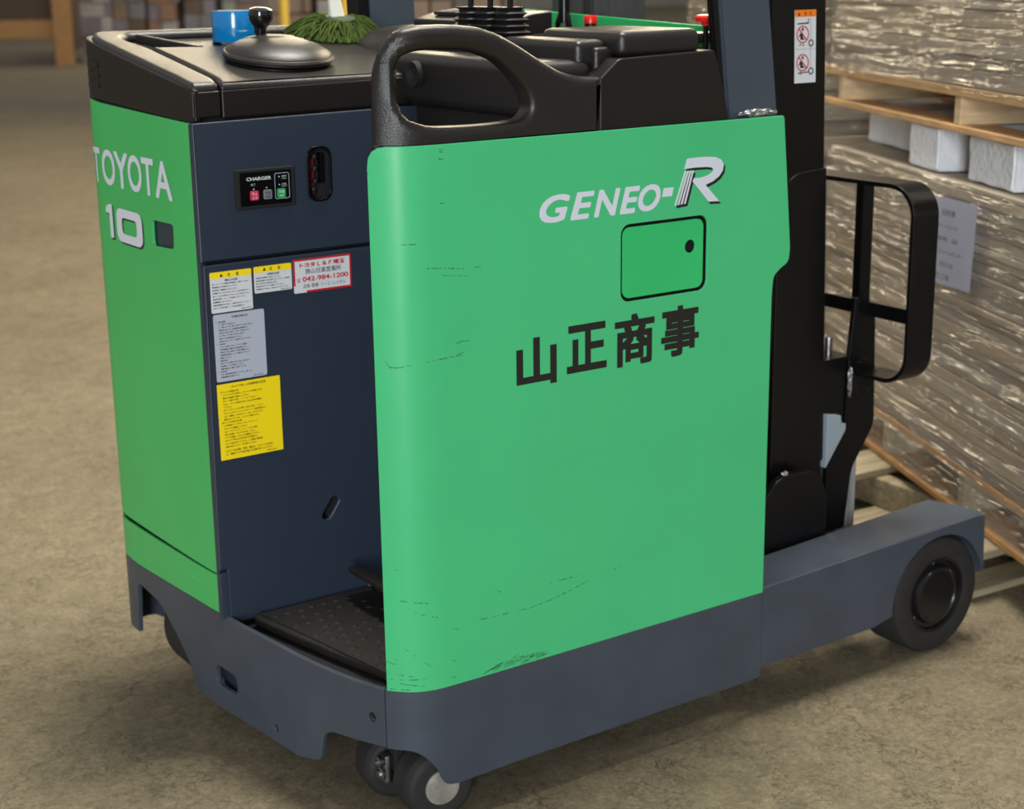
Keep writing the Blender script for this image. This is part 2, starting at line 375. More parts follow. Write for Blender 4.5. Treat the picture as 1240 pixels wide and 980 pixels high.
SCUFFS = [[(0.706, 0.394), (0.673, 0.391), (0.633, 0.391), (0.599, 0.389), (0.553, 0.393)], [(0.553, 0.393), (0.502, 0.402), (0.459, 0.411)], [(0.878, 0.896), (0.87, 0.886), (0.857, 0.885), (0.822, 0.891), (0.784, 0.894), (0.734, 0.896)], [(0.747, 0.897), (0.734, 0.9), (0.716, 0.902)], [(0.745, 0.918), (0.733, 0.92), (0.719, 0.919)], [(0.808, 1.056), (0.763, 1.052), (0.73, 1.047), (0.687, 1.047)], [(0.77, 1.04), (0.72, 1.034)], [(0.772, 1.164), (0.764, 1.163)], [(0.772, 1.254), (0.763, 1.253)], [(0.771, 1.25), (0.764, 1.249)], [(0.773, 1.238), (0.763, 1.237)], [(0.696, 1.064), (0.692, 1.068)], [(0.879, 0.344), (0.872, 0.341)], [(0.86, 0.365), (0.845, 0.355), (0.812, 0.326)], [(0.767, 0.391), (0.753, 0.385)], [(0.901, 0.338), (0.868, 0.332)], [(0.892, 0.315), (0.846, 0.31)], [(0.899, 0.303), (0.816, 0.304)], [(0.869, 0.296), (0.824, 0.29)], [(0.843, 0.435), (0.797, 0.419)], [(0.769, 0.329), (0.76, 0.326)], [(0.885, 0.518), (0.867, 0.515)], [(0.864, 0.457), (0.812, 0.449)], [(0.893, 0.284), (0.847, 0.284)], [(0.769, 0.296), (0.762, 0.294)], [(0.852, 1.098), (0.817, 1.098)], [(0.672, 0.443), (0.66, 0.436)], [(0.898, 1.218), (0.896, 1.215)], [(0.549, 0.428), (0.483, 0.428)], [(0.403, 0.421), (0.379, 0.421)]]
bm = bmesh.new(); rs_ = random.Random(5); kk = 0
for l in SCUFFS:
    for (a, b), (c, d) in zip(l, l[1:]):
        n = max(1, int(math.hypot(c-a, d-b)/.004))
        for i in range(n):
            if n > 3 and rs_.random() < .38: continue
            t0, t1 = i/n, (i+.9)/n; w_ = rs_.uniform(.0003, .0010)
            q4 = [(a+(c-a)*t0, b+(d-b)*t0-w_), (a+(c-a)*t1, b+(d-b)*t1-w_*rs_.random()), (a+(c-a)*t1, b+(d-b)*t1+w_*rs_.random()), (a+(c-a)*t0, b+(d-b)*t0+w_)]
            kk += 1; bm.faces.new([bm.verts.new(skin(.0004)(Vector((x, y, 0)))) for x, y in q4])
for i in range(60):      # the rubbed patch near the lower edge
    t = rs_.random(); x = .705-.14*t; y = .283+.006*rs_.random()+(.012*t*(1-t)*4)*rs_.random(); l_ = rs_.uniform(.006, .02); w_ = rs_.uniform(.0002, .0005)
    bm.faces.new([bm.verts.new(skin(.0004)(Vector((a, b, 0)))) for a, b in ((x, y-w_), (x-l_, y+.002), (x-l_, y+.0025), (x, y+w_))])
tag(from_bm('scuff_marks', bm, mat('scuff_dark', (.03, .05, .03), .6), side), kind='stuff')

# skirts
sk = round_poly([(.0, .279, .001), (.9, .281, .001), (.9, .163, .001), (.840, .162, .025), (.806, .122, .01), (.790, .085, .012), (.765, .079, .02), (.62, .083), (.006, .086, .004), (.0, .092, .003)], .01)
plate('side_skirt', [sk], .008, skin(), M['slate'], T, bev=.0012, cuts=cuts(.6, .9))
rs = [(.9015, .281, .001), (.93, .281), (1.1, .284), (1.39, .292), (1.5, .290), (1.79, .276), (1.86, .276), (2.0, .278), (2.83, .278, .001), (2.83, .09, .01), (1.99, .09, .01), (1.97, .105, .01), (1.826, .107, .004), (1.812, .232, .02), (1.70, .222, .02), (1.667, .208, .015),
      (1.609, .172, .01), (1.55, .127, .01), (1.53, .085, .015), (1.505, .078, .01), (1.335, .079), (1.138, .070, .012), (1.073, .085, .012), (1.060, .145, .02), (1.035, .158, .015), (.9015, .165, .001)]
slot = rrect(1.345, .128, 1.428, .172, .016)
sl = [(x, y-(x-1.385)*-.02) for x, y in slot]
plate('rear_skirt', [round_poly(rs, .008), sl, ell(.931, .2185, .0085, .0095), ell(1.212, .105, .007, .008)], .010, skin(), M['slate'], T, bev=.0012, cuts=cuts(.9, 2.7))
plate('slot_liner', [rrect(1.33, .11, 1.45, .19, .01)], .002, skin(-.028), M['navy'], T, cuts=cuts(1.3, 1.5))

# rear bodywork
rp = [(1.392, .378, .003), (1.392, 1.272, .003), (1.50, 1.276), (1.82, 1.286), (1.875, 1.290), (1.96, 1.290, .01), (1.97, .378, .01)]
win = [(x, y) for x, y in round_poly([(1.493, 1.023), (1.590, 1.018), (1.588, 1.070), (1.490, 1.072)], .010)]
rear = plate('rear_panel', [round_poly(rp, .004), win], .006, skin(), M['green_rear'], T, bev=.0012, cuts=cuts(1.4, 1.95))
plate('panel_window', [rrect(1.485, 1.01, 1.60, 1.08, .003)], .002, skin(-.008), M['navy'], rear, cuts=cuts(1.48, 1.6))
rb = round_poly([(1.392, .293, .002), (1.392, .374, .002), (1.97, .365, .01), (1.97, .28, .01), (1.80, .277), (1.5, .291)], .003)
band = plate('lower_rear_band', [rb], .006, skin(), M['green_rear'], T, bev=.0012, cuts=cuts(1.4, 1.95))
plate('bolt_cap', [ell(1.515, .337, .008, .008)], .004, skin(.001), M['green_plain'], band, bev=.001)
# letters on the rear (s grows leftwards in the picture, so text is mirrored along s)
def rear_map(v): p, _ = P(-v.x); n = Pn(-v.x); o = p+n*(.0009+v.z); return Vector((o.x, o.y, v.y))
ws = [('T', 1.885, 1.838), ('O', 1.828, 1.758), ('Y', 1.760, 1.688), ('O', 1.690, 1.622), ('T', 1.620, 1.562), ('A', 1.558, 1.482)]
text('rear_lettering', [(c, -a, 1.118+(a-1.48)*.0, -b, 1.192, 0, 0, .016) for c, a, b in ws], rear_map, M['white'], rear, cut=[-c for c in cuts(1.4, 1.95)])
def num(dx, dz):
    one = [(1.826, 1.060), (1.822, 1.072), (1.803, 1.0785), (1.790, 1.0785), (1.790, 1.008), (1.806, 1.008), (1.806, 1.058)]
    o = rrect(1.637, 1.006, 1.768, 1.0755, .020); i = rrect(1.664, 1.024, 1.741, 1.0575, .010)
    return [[(x-dx, y+dz) for x, y in l] for l in (one, o, i)]
for nm, dx, dz, off, mm in (('number_shadow', .004, -.0038, .0012, 'ink'), ('number', 0, 0, .0018, 'white')):
    a = num(dx, dz)
    plate(nm, [a[0]], .0004, skin(off), M[mm], rear, cuts=cuts(1.7, 1.95)); plate(nm, [a[1], a[2]], .0004, skin(off), M[mm], rear, cuts=cuts(1.6, 1.8))

# inner wall of the operator's bay
Yw = .515
up_w = plate('inner_wall_upper', [round_poly([(-.086, 1.011), (.45, 1.011), (.45, 1.281), (-.086, 1.274)], .002), rrect(.150, 1.110, .198, 1.212, .018)], .012, XZ(Yw), M['navy'], T, bev=.004)
lo_w = plate('inner_wall_lower', [round_poly([(-.070, .272), (.45, .272), (.45, 1.007), (-.080, 1.007), (-.088, .391), (-.070, .391)], .002),
     [(x*math.cos(.5)-y*math.sin(.5)+.168, x*math.sin(.5)+y*math.cos(.5)*1+.473) for x, y in [(a*math.cos(.45)-b*math.sin(.45), a*math.sin(.45)+b*math.cos(.45)) for a, b in rrect(-.026, -.009, .026, .009, .009)]]], .012, XZ(Yw), M['navy'], T, bev=.004)
box('inner_wall_foot', (-.088, Yw, .288), (-.066, Yw+.012, .387), M['navy'], T, .004)
box('wall_trim', (-.084, Yw+.012, .29), (-.068, Yw+.024, 1.272), M['navy'], T, .003)
box('body_light_block', (-.078, Yw+.03, .285), (.88, 1.05, 1.305), M['matte'], T, 0)  # dark filler added inside the bodywork to block light at the seams
cup = box('connector_recess', (.145, Yw+.028, 1.105), (.203, Yw+.032, 1.216), M['matte'], T, 0)
plate('recess_rim', [rrect(.147, 1.107, .201, 1.215, .021), rrect(.152, 1.112, .196, 1.210, .017)], .005, XZ(Yw-.003), M['black_paint'], T, bev=.001)
for i, z in enumerate((1.193, 1.170, 1.146, 1.130)):
    lathe('connector_pin', [(0, .010), (.004, .009), (.005, .004), (.005, 0), (0, 0)], M['steel'], cup, (.168 if i < 3 else .164, Yw+.014, z), 'Y', 12)
box('connector_strip', (.155, Yw+.016, 1.118), (.172, Yw+.026, 1.205), mat('dark_red_strip', (.09, .010, .010), .4), cup, .001)
box('connector_latch', (.184, Yw+.010, 1.14), (.188, Yw+.028, 1.20), M['black_paint'], cup, .001)

# charger panel
F = lambda d: XZ(Yw-d)
cp = plate('charger_panel', [rrect(-.008, 1.106, .117, 1.182, .003)], .008, F(.007), M['matte'], T, bev=.002)
ch = plate('panel_face', [rrect(.001, 1.112, .109, 1.176, .002)], .0006, F(.0076), M['black_paint'], cp)
def tm(d): return lambda v: Vector((v.x, Yw-d-v.z, v.y))
text('panel_lettering', [('CHARGER', .014, 1.160, .066, 1.1665, .02), ('完了', .023, 1.150, .032, 1.1545), ('●', .027, 1.1425, .0295, 1.1450), ('●', .054, 1.1435, .0565, 1.1460), ('●', .0815, 1.162, .084, 1.1645), ('充電中', .088, 1.162, .098, 1.1655),
     ('CHARGE', .088, 1.1585, .098, 1.1605), ('●', .0815, 1.1470, .084, 1.1495), ('均等充', .088, 1.147, .098, 1.1505), ('EQUALIZE', .088, 1.1435, .098, 1.1455)], tm(.0086), M['paper_white'], cp)
plate('charge_frame', [rrect(.073, 1.121, .104, 1.1705, .004), rrect(.0738, 1.1218, .1032, 1.1697, .0036)], .0003, F(.0086), M['label_grey'], cp)
for x, mm, a, b, tc in ((.020, 'pink', '停止', 'STOP', 'paper_white'), (.048, 'btn_grey', '予約', '充電', 'ink'), (.077, 'btn_green', '充電', 'START', 'paper_white')):
    bt = plate('button', [rrect(x, 1.1225, x+.018, 1.1405, .003)], .002, F(.010), M[mm], cp, bev=.0006)
    text('button_lettering', [(a, x+.003, 1.1320, x+.015, 1.1380), (b, x+.004, 1.125, x+.014, 1.1292)], tm(.0105), M[tc], bt) if False else text('panel_lettering', [(a, x+.003, 1.1320, x+.015, 1.1380), (b, x+.004, 1.125, x+.014, 1.1292)], tm(.0105), M[tc], cp)

# stickers on the inner wall
def sticker(x0, z0, x1, z1, m, label, r=.003):
    o = plate('sticker', [rrect(x0, z0, x1, z1, r)], .0005, F(.0012), m, T); o['label'] = label; return o
def lines(parent, specs, ink, d=.0016):
    """specs: (text, x left, z centre, height, max width)"""
    it = []
    for t, x, z, h, mw in specs:
        wd = min(natural(t, h), mw); it.append((t, x, z-h/2, x+wd, z+h/2, 0, 0, .034, 3))
    text('print', it, tm(d), ink, parent)
s1 = sticker(-.070, .913, .017, .992, M['paper_white'], 'white caution sticker with yellow heading')
plate('heading_band', [rrect(-.070, .980, .017, .992, .0025)], .0004, F(.0015), M['yellow'], s1)
lines(s1, [('▲', -.050, .9855, .006, .008), ('注', -.034, .9855, .0065, .01), ('意', -.016, .9855, .0065, .01), ('運転上の注意', -.040, .975, .0042, .028)], M['ink'], .0020)
cau = ['●リーチトラックの運転は有資格者が、運転して下さい。', '●始業前に必ず点検を行って下さい。', '●急発進、急旋回はしないで下さい。', '●荷物の下に人を入れないで下さい。走行の妨げです。', '●フォークに人を乗せないで下さい。又、わき見をしない。', '●駐車の際は、フォークを床面に下げて下さい。', '●過積載はしないで下さい。', '●取扱説明書を良く読んで、運転を必ず守って下さい。', '●バッテリ液を点検して、不具合は整備する。']
lines(s1, [(t, -.066, .9690-i*.0058, .0030, .076) for i, t in enumerate(cau)]+[('58915-U1120-71', -.008, .9165, .0022, .022)], M['ink'])
s2 = sticker(.022, .941, .103, .993, M['paper_white'], 'small white caution sticker with yellow heading')
plate('heading_band', [rrect(.022, .981, .103, .993, .0025)], .0004, F(.0015), M['yellow'], s2)
lines(s2, [('▲', .041, .987, .006, .008), ('注', .055, .987, .0065, .01), ('意', .073, .987, .0065, .01), ('充電時の注意', .050, .9765, .0042, .026)], M['ink'], .0020)
ca2 = ['●充電中は電源を入れないで下さい。', '●充電は風通しの良い場所で行って下さい。火気厳禁', '●プラグを抜く時は停止を押す。', '●充電中はバッテリに触れないで下さい。', '●感電のおそれあり。水洗いをしないで下さい。']
lines(s2, [(t, .026, .9705-i*.0055, .0030, .072) for i, t in enumerate(ca2)]+[('58916-U1120-71', .078, .9435, .0022, .022)], M['ink'])
s3 = sticker(.107, .930, .236, .997, M['paper_white'], 'white dealer sticker with red border and torn corner')
bd = [rrect(.107, .930, .236, .997, .002), rrect(.1105, .9345, .2325, .993, .001)]
plate('red_border', [[(.107, .946), (.107, .997), (.236, .997), (.236, .930), (.135, .930), (.1345, .934), (.2325, .934), (.2325, .9935), (.1105, .9935), (.1105, .944)]], .0004, F(.0015), M['red'], s3)
text('print', [('トヨタＬ＆Ｆ埼玉', .121, .9800, .221, .9897, 0, 0, .03)], tm(.002), M['red'], s3)
text('print', [('☎', .1125, .9515, .1225, .9605, .0), ('042-984-1200', .1265, .9520, .228, .9615, 0, 0, .02)], tm(.002), M['red'], s3)
text('print', [('狭山日高営業所', .133, .9665, .2130, .9770, .008), ('点検･整備･リース･レンタル', .127, .9385, .222, .9470)], tm(.0018), M['grey_ink'], s3)
s4 = sticker(-.068, .777, .0395, .910, M['label_grey'], 'tall grey instruction sticker', .004)
ins = ['１．充電の開始', '　(1)　充電プラグを差込みます。', '　(2)　充電スイッチの「充電」を押すとLED「緑」が点灯して', '　　　充電が始まります。充電時間は約8時間です。', '　　　充電LED「緑」が消えて「完了」が点灯します。', '　(3)　充電スイッチは必ず止めてLED「緑」を', '　　　消灯してから電源を抜いて下さい。', '　　　充電完了まで、スイッチは操作しないで下さい。', '２．予約充電', '　　　スイッチを押しますと、タイマーが作動し、', '　　　予約時間後に自動的に充電を開始します。', '　　　予約LED「黄」が点灯して受付を開始します。', '　　　（充電時間の変更は、もう一度押して下さい。）', '　　　確認して下さい。', '３．充電の停止', '　　　停止スイッチを押すとLED「緑」が消えます。', '　　　停止後は、プラグを抜いて下さい。', '　　　再開の場合は「充電」を押して下さい。', '４．均等充電', '　　　月に１回は均等充電を行って下さい。詳しくは', '　　　取扱説明書をお読み下さい。']
lines(s4, [('充電器の取扱方法', -.030, .9025, .0040, .038)]+[(t, -.064 if not t.startswith('　') else -.058, .8950-i*.00545, .0029, .09) for i, t in enumerate(ins)]+[('58917-U1120-71', .010, .7805, .0022, .024)], M['ink'])
s5 = sticker(-.069, .619, .066, .772, M['yellow'], 'yellow battery handling instruction sheet', .001)
bat = ['①バッテリの取出し時', '　(1) リフトを下げた状態で、バッテリロック解除ペダルを', '　　　踏み込み確実に動かして下さい。', '　(2) リーチ操作で引出し、リーチレバーを戻して', '　　　「 2ｍ 」 マストを前方に出して止まる事を確認し', '　　　て下さい。', '　(3) マストをバッテリから離して充分に点検し、バッテリ', '　　　キャリッジをリフトレバーの「 上 」で適正位置まで', '　　　上げ、確認シールを守って「 3ｍ 」 のリフトを', '　　　確実に行って下さい。バッテリが落ちます。', '②バッテリの押し込み時', '　(1) 搬送用ローラ上のバッテリを「 ロック 」して', '　　　ゆっくりと確認して下さい。', '　(2) リーチリフトレバーで「 上 」マストに連結', '　　　押し込み後、ロックペダルを「 2ｍ 」', '　　　リフトを踏み、バッテリを確認して下さい。', '　(3) バッテリ押込みに異常が無いかを確認する。', '　　　ロックは必ず守って下さい。この時必ず確認を', '　　　必要に応じてブレーキを掛けて下さい。']
lines(s5, [('バッテリ出し入れ操作時の注意', -.040, .7650, .0050, .078)]+[(t, -.063 if not t.startswith('　') else -.058, .7560-i*.00615, .0036, .118) for i, t in enumerate(bat)]+[('バッテリの点検、洗浄、補充は、バッテリを引出し', -.058, .6365, .0042, .11), ('又、電源プラグを必ず抜いた状態で行って下さい。', -.058, .6300, .0042, .11), ('58918-U1120-71', .030, .6235, .0022, .026)], M['ink'])

# floor of the bay and chassis
fl = [(.45, .03), (.10, .03), (.045, .055), (.02, .15), (-.005, .25), (-.03, .40), (-.045, .52), (.45, .52)]
plate('footwell_floor', [fl], .03, XY(.262), M['matte'], T)
mt = round_poly([(.245, .03), (.12, .03), (.062, .072), (.020, .25), (-.010, .40), (-.030, .505), (.245, .505)], .02)
fm = plate('foot_mat', [mt], .022, XY(.288), M['mat_rubber'], T, bev=.006)
inner = round_poly([(.225, .05), (.13, .05), (.088, .09), (.045, .25), (.018, .40), (.0, .485), (.225, .485)], .015)
outer = [(x, y) for x, y in mt]
bm = bmesh.new()
for i in range(13):
    for j in range(7):
        y = .075+i*.033+random.uniform(-.004, .004); x0 = .075 - (y-.05)*.16; x = x0+j*.028+(i % 2)*.014
        if x > .232 or random.random() < .12: continue
        k = bmesh.ops.create_cone(bm, cap_ends=True, segments=12, radius1=.0095, radius2=.0075, depth=.0022)
        bmesh.ops.translate(bm, verts=k['verts'], vec=(x, y, .2888))
dm = from_bm('mat_studs', bm, M['mat_rubber'], fm); tag(dm, kind='stuff')
box('mat_ridge', (.02, .06, .2875), (.024, .5, .291), M['mat_rubber'], fm, .001, rot=Matrix.Rotation(R(9), 3, 'Z'))
box('pedal_floor', (.25, .04, .262), (.45, .512, .275), M['matte'], T, 0)
pd = plate('brake_pedal', [round_poly([(.172, .462), (.172, .30), (.36, .30), (.36, .47), (.19, .48)], .008)], .012, lambda v: Vector((v.x, v.y, .360+v.z-(v.x-.172)*.42)), M['mat_rubber'], T, bev=.003)
tube('pedal_link', [(.27, .44, .355), (.30, .47, .27)], .008, M['steel'], T)
lathe('pedal_bolt', [(0, .006), (.006, .006), (.007, 0)], M['steel'], T, (.245, .498, .290), n=6)
box('side_bumper', (-.035, 1.064, .278), (.85, 1.088, .372), M['green'], T, .003)
box('side_bumper', (-.045, 1.064, .10), (.85, 1.088, .277), M['slate'], T, .003)
box('chassis', (.24, .05, .125), (.88, 1.0, .26), M['matte'], T, 0)
box('bay_front_wall', (.40, .05, .26), (.46, .514, 1.30), M['plastic_smooth'], T, 0)
plate('bay_side_liner', [round_poly([(.10, .27), (.45, .27), (.45, 1.262), (.10, 1.262)], .01)], .004, XZ(.045), M['matte'], T)
box('power_unit', (.46, .05, .26), (.885, 1.03, 1.255), M['matte'], T, 0)

# wheels
def tyre(name, c, r, wd, hubr, label=None):
    """axis along Y, outer face at c.y"""
    rt_ = [(0, -.004), (hubr, -.004), (hubr, .0), (r-.012, .0), (r-.004, -.003), (r, -.012), (r, -wd+.012), (r-.004, -wd+.003), (r-.012, -wd), (0, -wd)]
    return lathe(name, rt_, M['rubber'], T, c, 'Y', 56)
wl = empty('load_wheel', (0, 0, 0)); wl.parent = T
C0 = (1.452, .004, .139)
lathe('tyre', [(.088, -.02), (.090, -.001), (.096, .001), (.126, .001), (.134, -.002), (.139, -.010), (.139, -.105), (.134, -.112), (.06, -.112)], M['rubber'], wl, C0, 'Y', 64)
lathe('rim', [(.0905, -.012), (.089, -.003), (.084, -.002), (.080, -.010), (.072, -.011), (.069, -.004), (.0665, .002), (.060, .004), (.057, .001), (0, .001)], M['hub'], wl, C0, 'Y', 64)
for a in range(3): lathe('rim_bolt', [(0, .0016), (.002, .001), (.0026, 0)], M['steel'], wl, (C0[0]+.076*math.cos(R(95+a*120)), C0[1]+.009, C0[2]+.076*math.sin(R(95+a*120))), 'Y', 8)
# pair of swivel castors under the operator's corner
cs = empty('castor', (0, 0, 0)); cs.parent = T
CX = Matrix.Rotation(R(-7), 4, 'Z')
def castor_wheel(loc, cap):
    lathe('castor_tyre', [(.033, -.002), (.050, .0), (.058, -.001), (.066, -.007), (.070, -.014), (.072, -.020), (.072, -.064), (.069, -.071), (.058, -.076), (.03, -.076)], M['rubber'], cs, loc, 'Y', 48, mw=CX, ang=18)
    lathe('castor_hub', [(0, .003), (.028, .003), (.034, .001), (.036, -.006), (.036, -.07), (0, -.07)], M['zinc'] if cap else M['matte'], cs, loc, 'Y', 40, mw=CX)
castor_wheel((.112, .014, .0725), True); castor_wheel((.095, .130, .0725), False)
box('castor_bracket', (.040, .102, .060), (.060, .124, .120), M['steel'], cs, .008)
box('castor_fork', (.060, .098, .08), (.15, .124, .158), M['matte'], cs, .006)
lathe('grease_nipple', [(.0, .016), (.005, .015), (.006, .010), (.010, .009), (.010, .0)], M['steel'], cs, (.040, .112, .108), 'X', 12, mw=Matrix.Rotation(R(180), 4, 'Z'))
lathe('castor_bolt', [(.0, .012), (.008, .011), (.010, .006), (.013, .005), (.013, .0)], M['steel'], cs, (.040, .112, .082), 'X', 12, mw=Matrix.Rotation(R(180), 4, 'Z'))
tube('castor_axle', [(.10, .05, .0725), (.10, .16, .0725)], .012, M['steel'], cs)
lathe('drive_wheel', [(0, .0), (.09, .0), (.112, -.004), (.120, -.014), (.120, -.10), (.112, -.11), (0, -.11)], M['rubber'], T, (.072, .83, .1215), 'Y', 48)
box('drive_mount', (-.04, .70, .25), (.30, 1.0, .284), M['matte'], T, 0)

# straddle leg
arch = []
ca, ra = (1.452, .135), .158
leg = [(.9015, .286, .001), (1.27, .298), (1.585, .307, .012), (1.600, .300, .006), (1.606, .165, .004), (1.595, .165, .002)]
for i in range(17):
    a = R(13+(180+5-13)*i/16); leg.append((ca[0]+ra*math.cos(a)*(.96), ca[1]+.002+ra*math.sin(a)*.93, 0))
leg += [(1.240, .112, .006), (.9015, .108, .001)]
lg = empty('straddle_leg', (0, 0, 0)); lg.parent = T
plate('outer_plate', [round_poly(leg, .004)], .010, XZ(0), M['slate'], lg, bev=.0012)
tp = [(.9015, .0), (1.59, .0), (1.603, .012), (1.603, .050), (1.575, .150), (.9015, .130)]
plate('top_plate', [round_poly(tp, .003)], .009, lambda v: Vector((v.x, v.y, .2885+(v.x-.9)*.0285+v.z)), M['slate'], lg, bev=.0045)
plate('inner_plate', [[(.9015, .27), (1.55, .29), (1.55, .16), (1.24, .11), (.9015, .11)]], .008, XZ(.138), M['slate'], lg)
plate('end_plate', [[(-.012, .165), (-.012, .30), (-.130, .30), (-.130, .165)]], .008, lambda v: Vector((1.600-v.z*-1, -v.x, v.y)), M['slate'], lg)
box('leg_underside', (.9015, .008, .112), (1.24, .134, .12), M['matte'], lg, 0)
lg2 = box('far_leg', (.90, .92, .11), (1.60, 1.05, .30), M['slate'], T, .006)
lathe('far_wheel', [(0, 0), (.125, 0), (.139, -.012), (.139, -.10), (0, -.11)], M['rubber'], T, (1.452, .93, .139), 'Y', 32)

# ------------------------------------------------------------------ steering console
ct = lambda y: 1.345+.155*(y-.515)
def con_map(v): return Vector((v.x, v.y, ct(v.y)+v.z))
# rear and side walls of the console
sh_pts = [(1.372, 1.276)]
for s_ in (1.45, 1.55, 1.65, 1.75, 1.82, 1.86, 1.90, 1.97): sh_pts.append((s_, 1.272+(s_-1.37)*.045))
tops = []
for s_ in (2.6, 2.0, 1.97, 1.93, 1.90, 1.87, 1.84, 1.82, 1.75, 1.65, 1.55, 1.45, 1.40, 1.372):
    tops.append((s_, ct(P(s_)[0].y)-.011))
sh_pts += [(2.6, 1.29)]
console = empty('steering_console', (0, 0, 0)); console.parent = T
slots = []
plate('console_shell', [round_poly(sh_pts+tops, .004)], .012, skin(-.001), M['plastic_smooth'], console, bev=.003, cuts=cuts(1.37, 2.5))
for k, z in enumerate((1.364, 1.344, 1.324)):
    plate('vent_slot', [rrect(1.812, z-.0065, 1.872, z+.0065, .003)], .004, skin(.0005), M['matte'], console, cuts=cuts(1.8, 1.9))
    plate('vent_louvre', [rrect(1.812, z-.0065, 1.872, z+.000, .003)], .004, skin(.0025), M['plastic_smooth'], console, bev=.001, cuts=cuts(1.8, 1.9))
plate('console_front', [round_poly([(-.022, 1.279), (.44, 1.283), (.44, 1.338), (-.022, 1.331)], .003)], .012, XZ(.5165), M['plastic_smooth'], console, bev=.0035)
plate('console_front', [round_poly([(-.082, 1.281), (-.0245, 1.283), (-.0245, 1.331), (-.082, 1.330)], .004)], .012, XZ(.5165), M['plastic_smooth'], console, bev=.0035)
rim = [(-.081, .518), (-.026, .518), (-.016, .56), (-.016, .865), (-.030, .94), (-.026, .985), (.0, 1.012), (.62, 1.012), (.62, 1.046), (-.03, 1.046), (-.066, 1.040), (-.083, 1.0), (-.086, .95), (-.084, .78), (-.080, .6)]
plate('console_rim', [round_poly(rim, .012)], .026, con_map, M['plastic'], console, bev=.0115)
cen = [(-.022, .5175), (.44, .5175), (.44, .60), (.60, .60), (.60, .875), (.11, .852), (-.012, .866), (-.012, .562)]
plate('console_top', [round_poly(cen, .006)], .026, con_map, M['plastic'], console, bev=.0115)
plate('tray_floor', [[(-.06, .84), (.62, .84), (.62, 1.03), (-.06, 1.03)]], .004, lambda v: con_map(v)+Vector((0, 0, -.020)), M['plastic_smooth'], console)
rg = [(.006, .985), (.016, .985), (.095, .845), (.080, .842)]
plate('tray_ridge', [rg], .020, lambda v: con_map(v)+Vector((0, 0, .002)), M['plastic'], console, bev=.003)
plate('tray_pad', [[(.11, .87), (.60, .885), (.60, 1.0), (.03, 1.0), (.05, .93)]], .006, lambda v: con_map(v)+Vector((0, 0, -.014)), M['plastic'], console, bev=.002)
# hump beside the pad
bm = bmesh.new(); bmesh.ops.create_uvsphere(bm, u_segments=32, v_segments=16, radius=1)
for v in bm.verts:
    c = v.co; f = lambda t, e: math.copysign(abs(t)**e, t)
    v.co = Vector((.60+f(c.x, .75)*.185, .79+f(c.y, .8)*.15, 1.345+f(c.z, .7)*.082))
from_bm('console_hump', bm, M['plastic'], T)

# steering wheel
sw = empty('steering_wheel', (0, 0, 0)); sw.parent = T
TI = Matrix.Rotation(R(8.8), 4, 'X'); cw = (.178, .676, ct(.676)-.003)
lathe('wheel_base', [(.098, 0), (.098, .004), (.085, .010), (0, .010)], M['plastic_smooth'], sw, cw, mw=TI, n=48)
lathe('wheel_disc', [(.080, .006), (.104, .007), (.110, .011), (.111, .017), (.108, .021), (.1045, .022), (.103, .025), (.083, .036), (.055, .045), (.02, .049), (0, .0495)], M['plastic'], sw, cw, mw=TI, n=64)
bm = bmesh.new()
DP = [(0, .0495), (.02, .049), (.055, .045), (.083, .036), (.103, .025), (.12, .01)]
def prof(r):
    for (a, b), (c, d) in zip(DP, DP[1:]):
        if r <= c: return b+(d-b)*(r-a)/(c-a)+.0012
    return .01
pr_ = None
for k in (1, .8, .6, .4, .2):
    ring = [bm.verts.new((x, y, prof(math.hypot(x, y))+(.0 if k == 1 else .0008)-(.002 if k == 1 else 0))) for x, y in [(a*k+.002, (b-.045)*k+.045) for a, b in ell(0, .045, .060, .046, 32)]]
    if pr_:
        for i in range(32): bm.faces.new((pr_[i], pr_[(i+1) % 32], ring[(i+1) % 32], ring[i]))
    pr_ = ring
bm.faces.new(pr_)
bmesh.ops.transform(bm, matrix=TI, verts=bm.verts)
for v in bm.verts: v.co += Vector(cw)
from_bm('wheel_cap', bm, M['plastic'], sw, 60)
for dx in (.004, .020):
    box('wheel_clip', (.190+dx, .592, ct(.60)+.003), (.1925+dx, .598, ct(.60)+.018), M['black_paint'], sw, .001)
kn = (.170, .735, ct(.735)+.034)
lathe('spinner_knob', [(.008, -.006), (.0085, .008), (.012, .010), (.013, .022), (.020, .030), (.0245, .040), (.025, .050), (.022, .058), (.012, .0615), (0, .062)], mat('gloss_black', (.006, .006, .006), .12, coat=.5), sw, kn, mw=TI, n=32)

# ------------------------------------------------------------------ grab handle pad and front housings
po = [(.4232, 1.250, .001), (.4232, 1.356, .003), (.466, 1.358), (.51, 1.369), (.555, 1.392), (.60, 1.418), (.64, 1.438), (.68, 1.450), (.74, 1.456), (.80, 1.456), (.838, 1.450), (.858, 1.439), (.878, 1.418), (.890, 1.385), (.893, 1.35), (.895, 1.250, .001)]
ph = [(.848, 1.38), (.848, 1.354), (.842, 1.325), (.824, 1.303), (.777, 1.290), (.711, 1.2875), (.644, 1.2875), (.594, 1.292), (.577, 1.309), (.584, 1.336), (.610, 1.366), (.644, 1.394), (.700, 1.413), (.768, 1.417), (.815, 1.414), (.840, 1.404)]
plate('grab_handle', [round_poly(po, .012), round_poly(ph, .02, 5)], .046, skin(-.004), M['plastic'], T, bev=.014, cuts=cuts(.6, .9), ang=50)
hb = empty('battery_cover', (0, 0, 0)); hb.parent = T
plate('side_cover', [round_poly([(.4775, 1.25, .001), (.4775, 1.352, .004), (.521, 1.386, .008), (.748, 1.393, .006), (.792, 1.25, .001)], .004)], .16, XZ(.012), M['plastic_smooth'], hb, bev=.004)
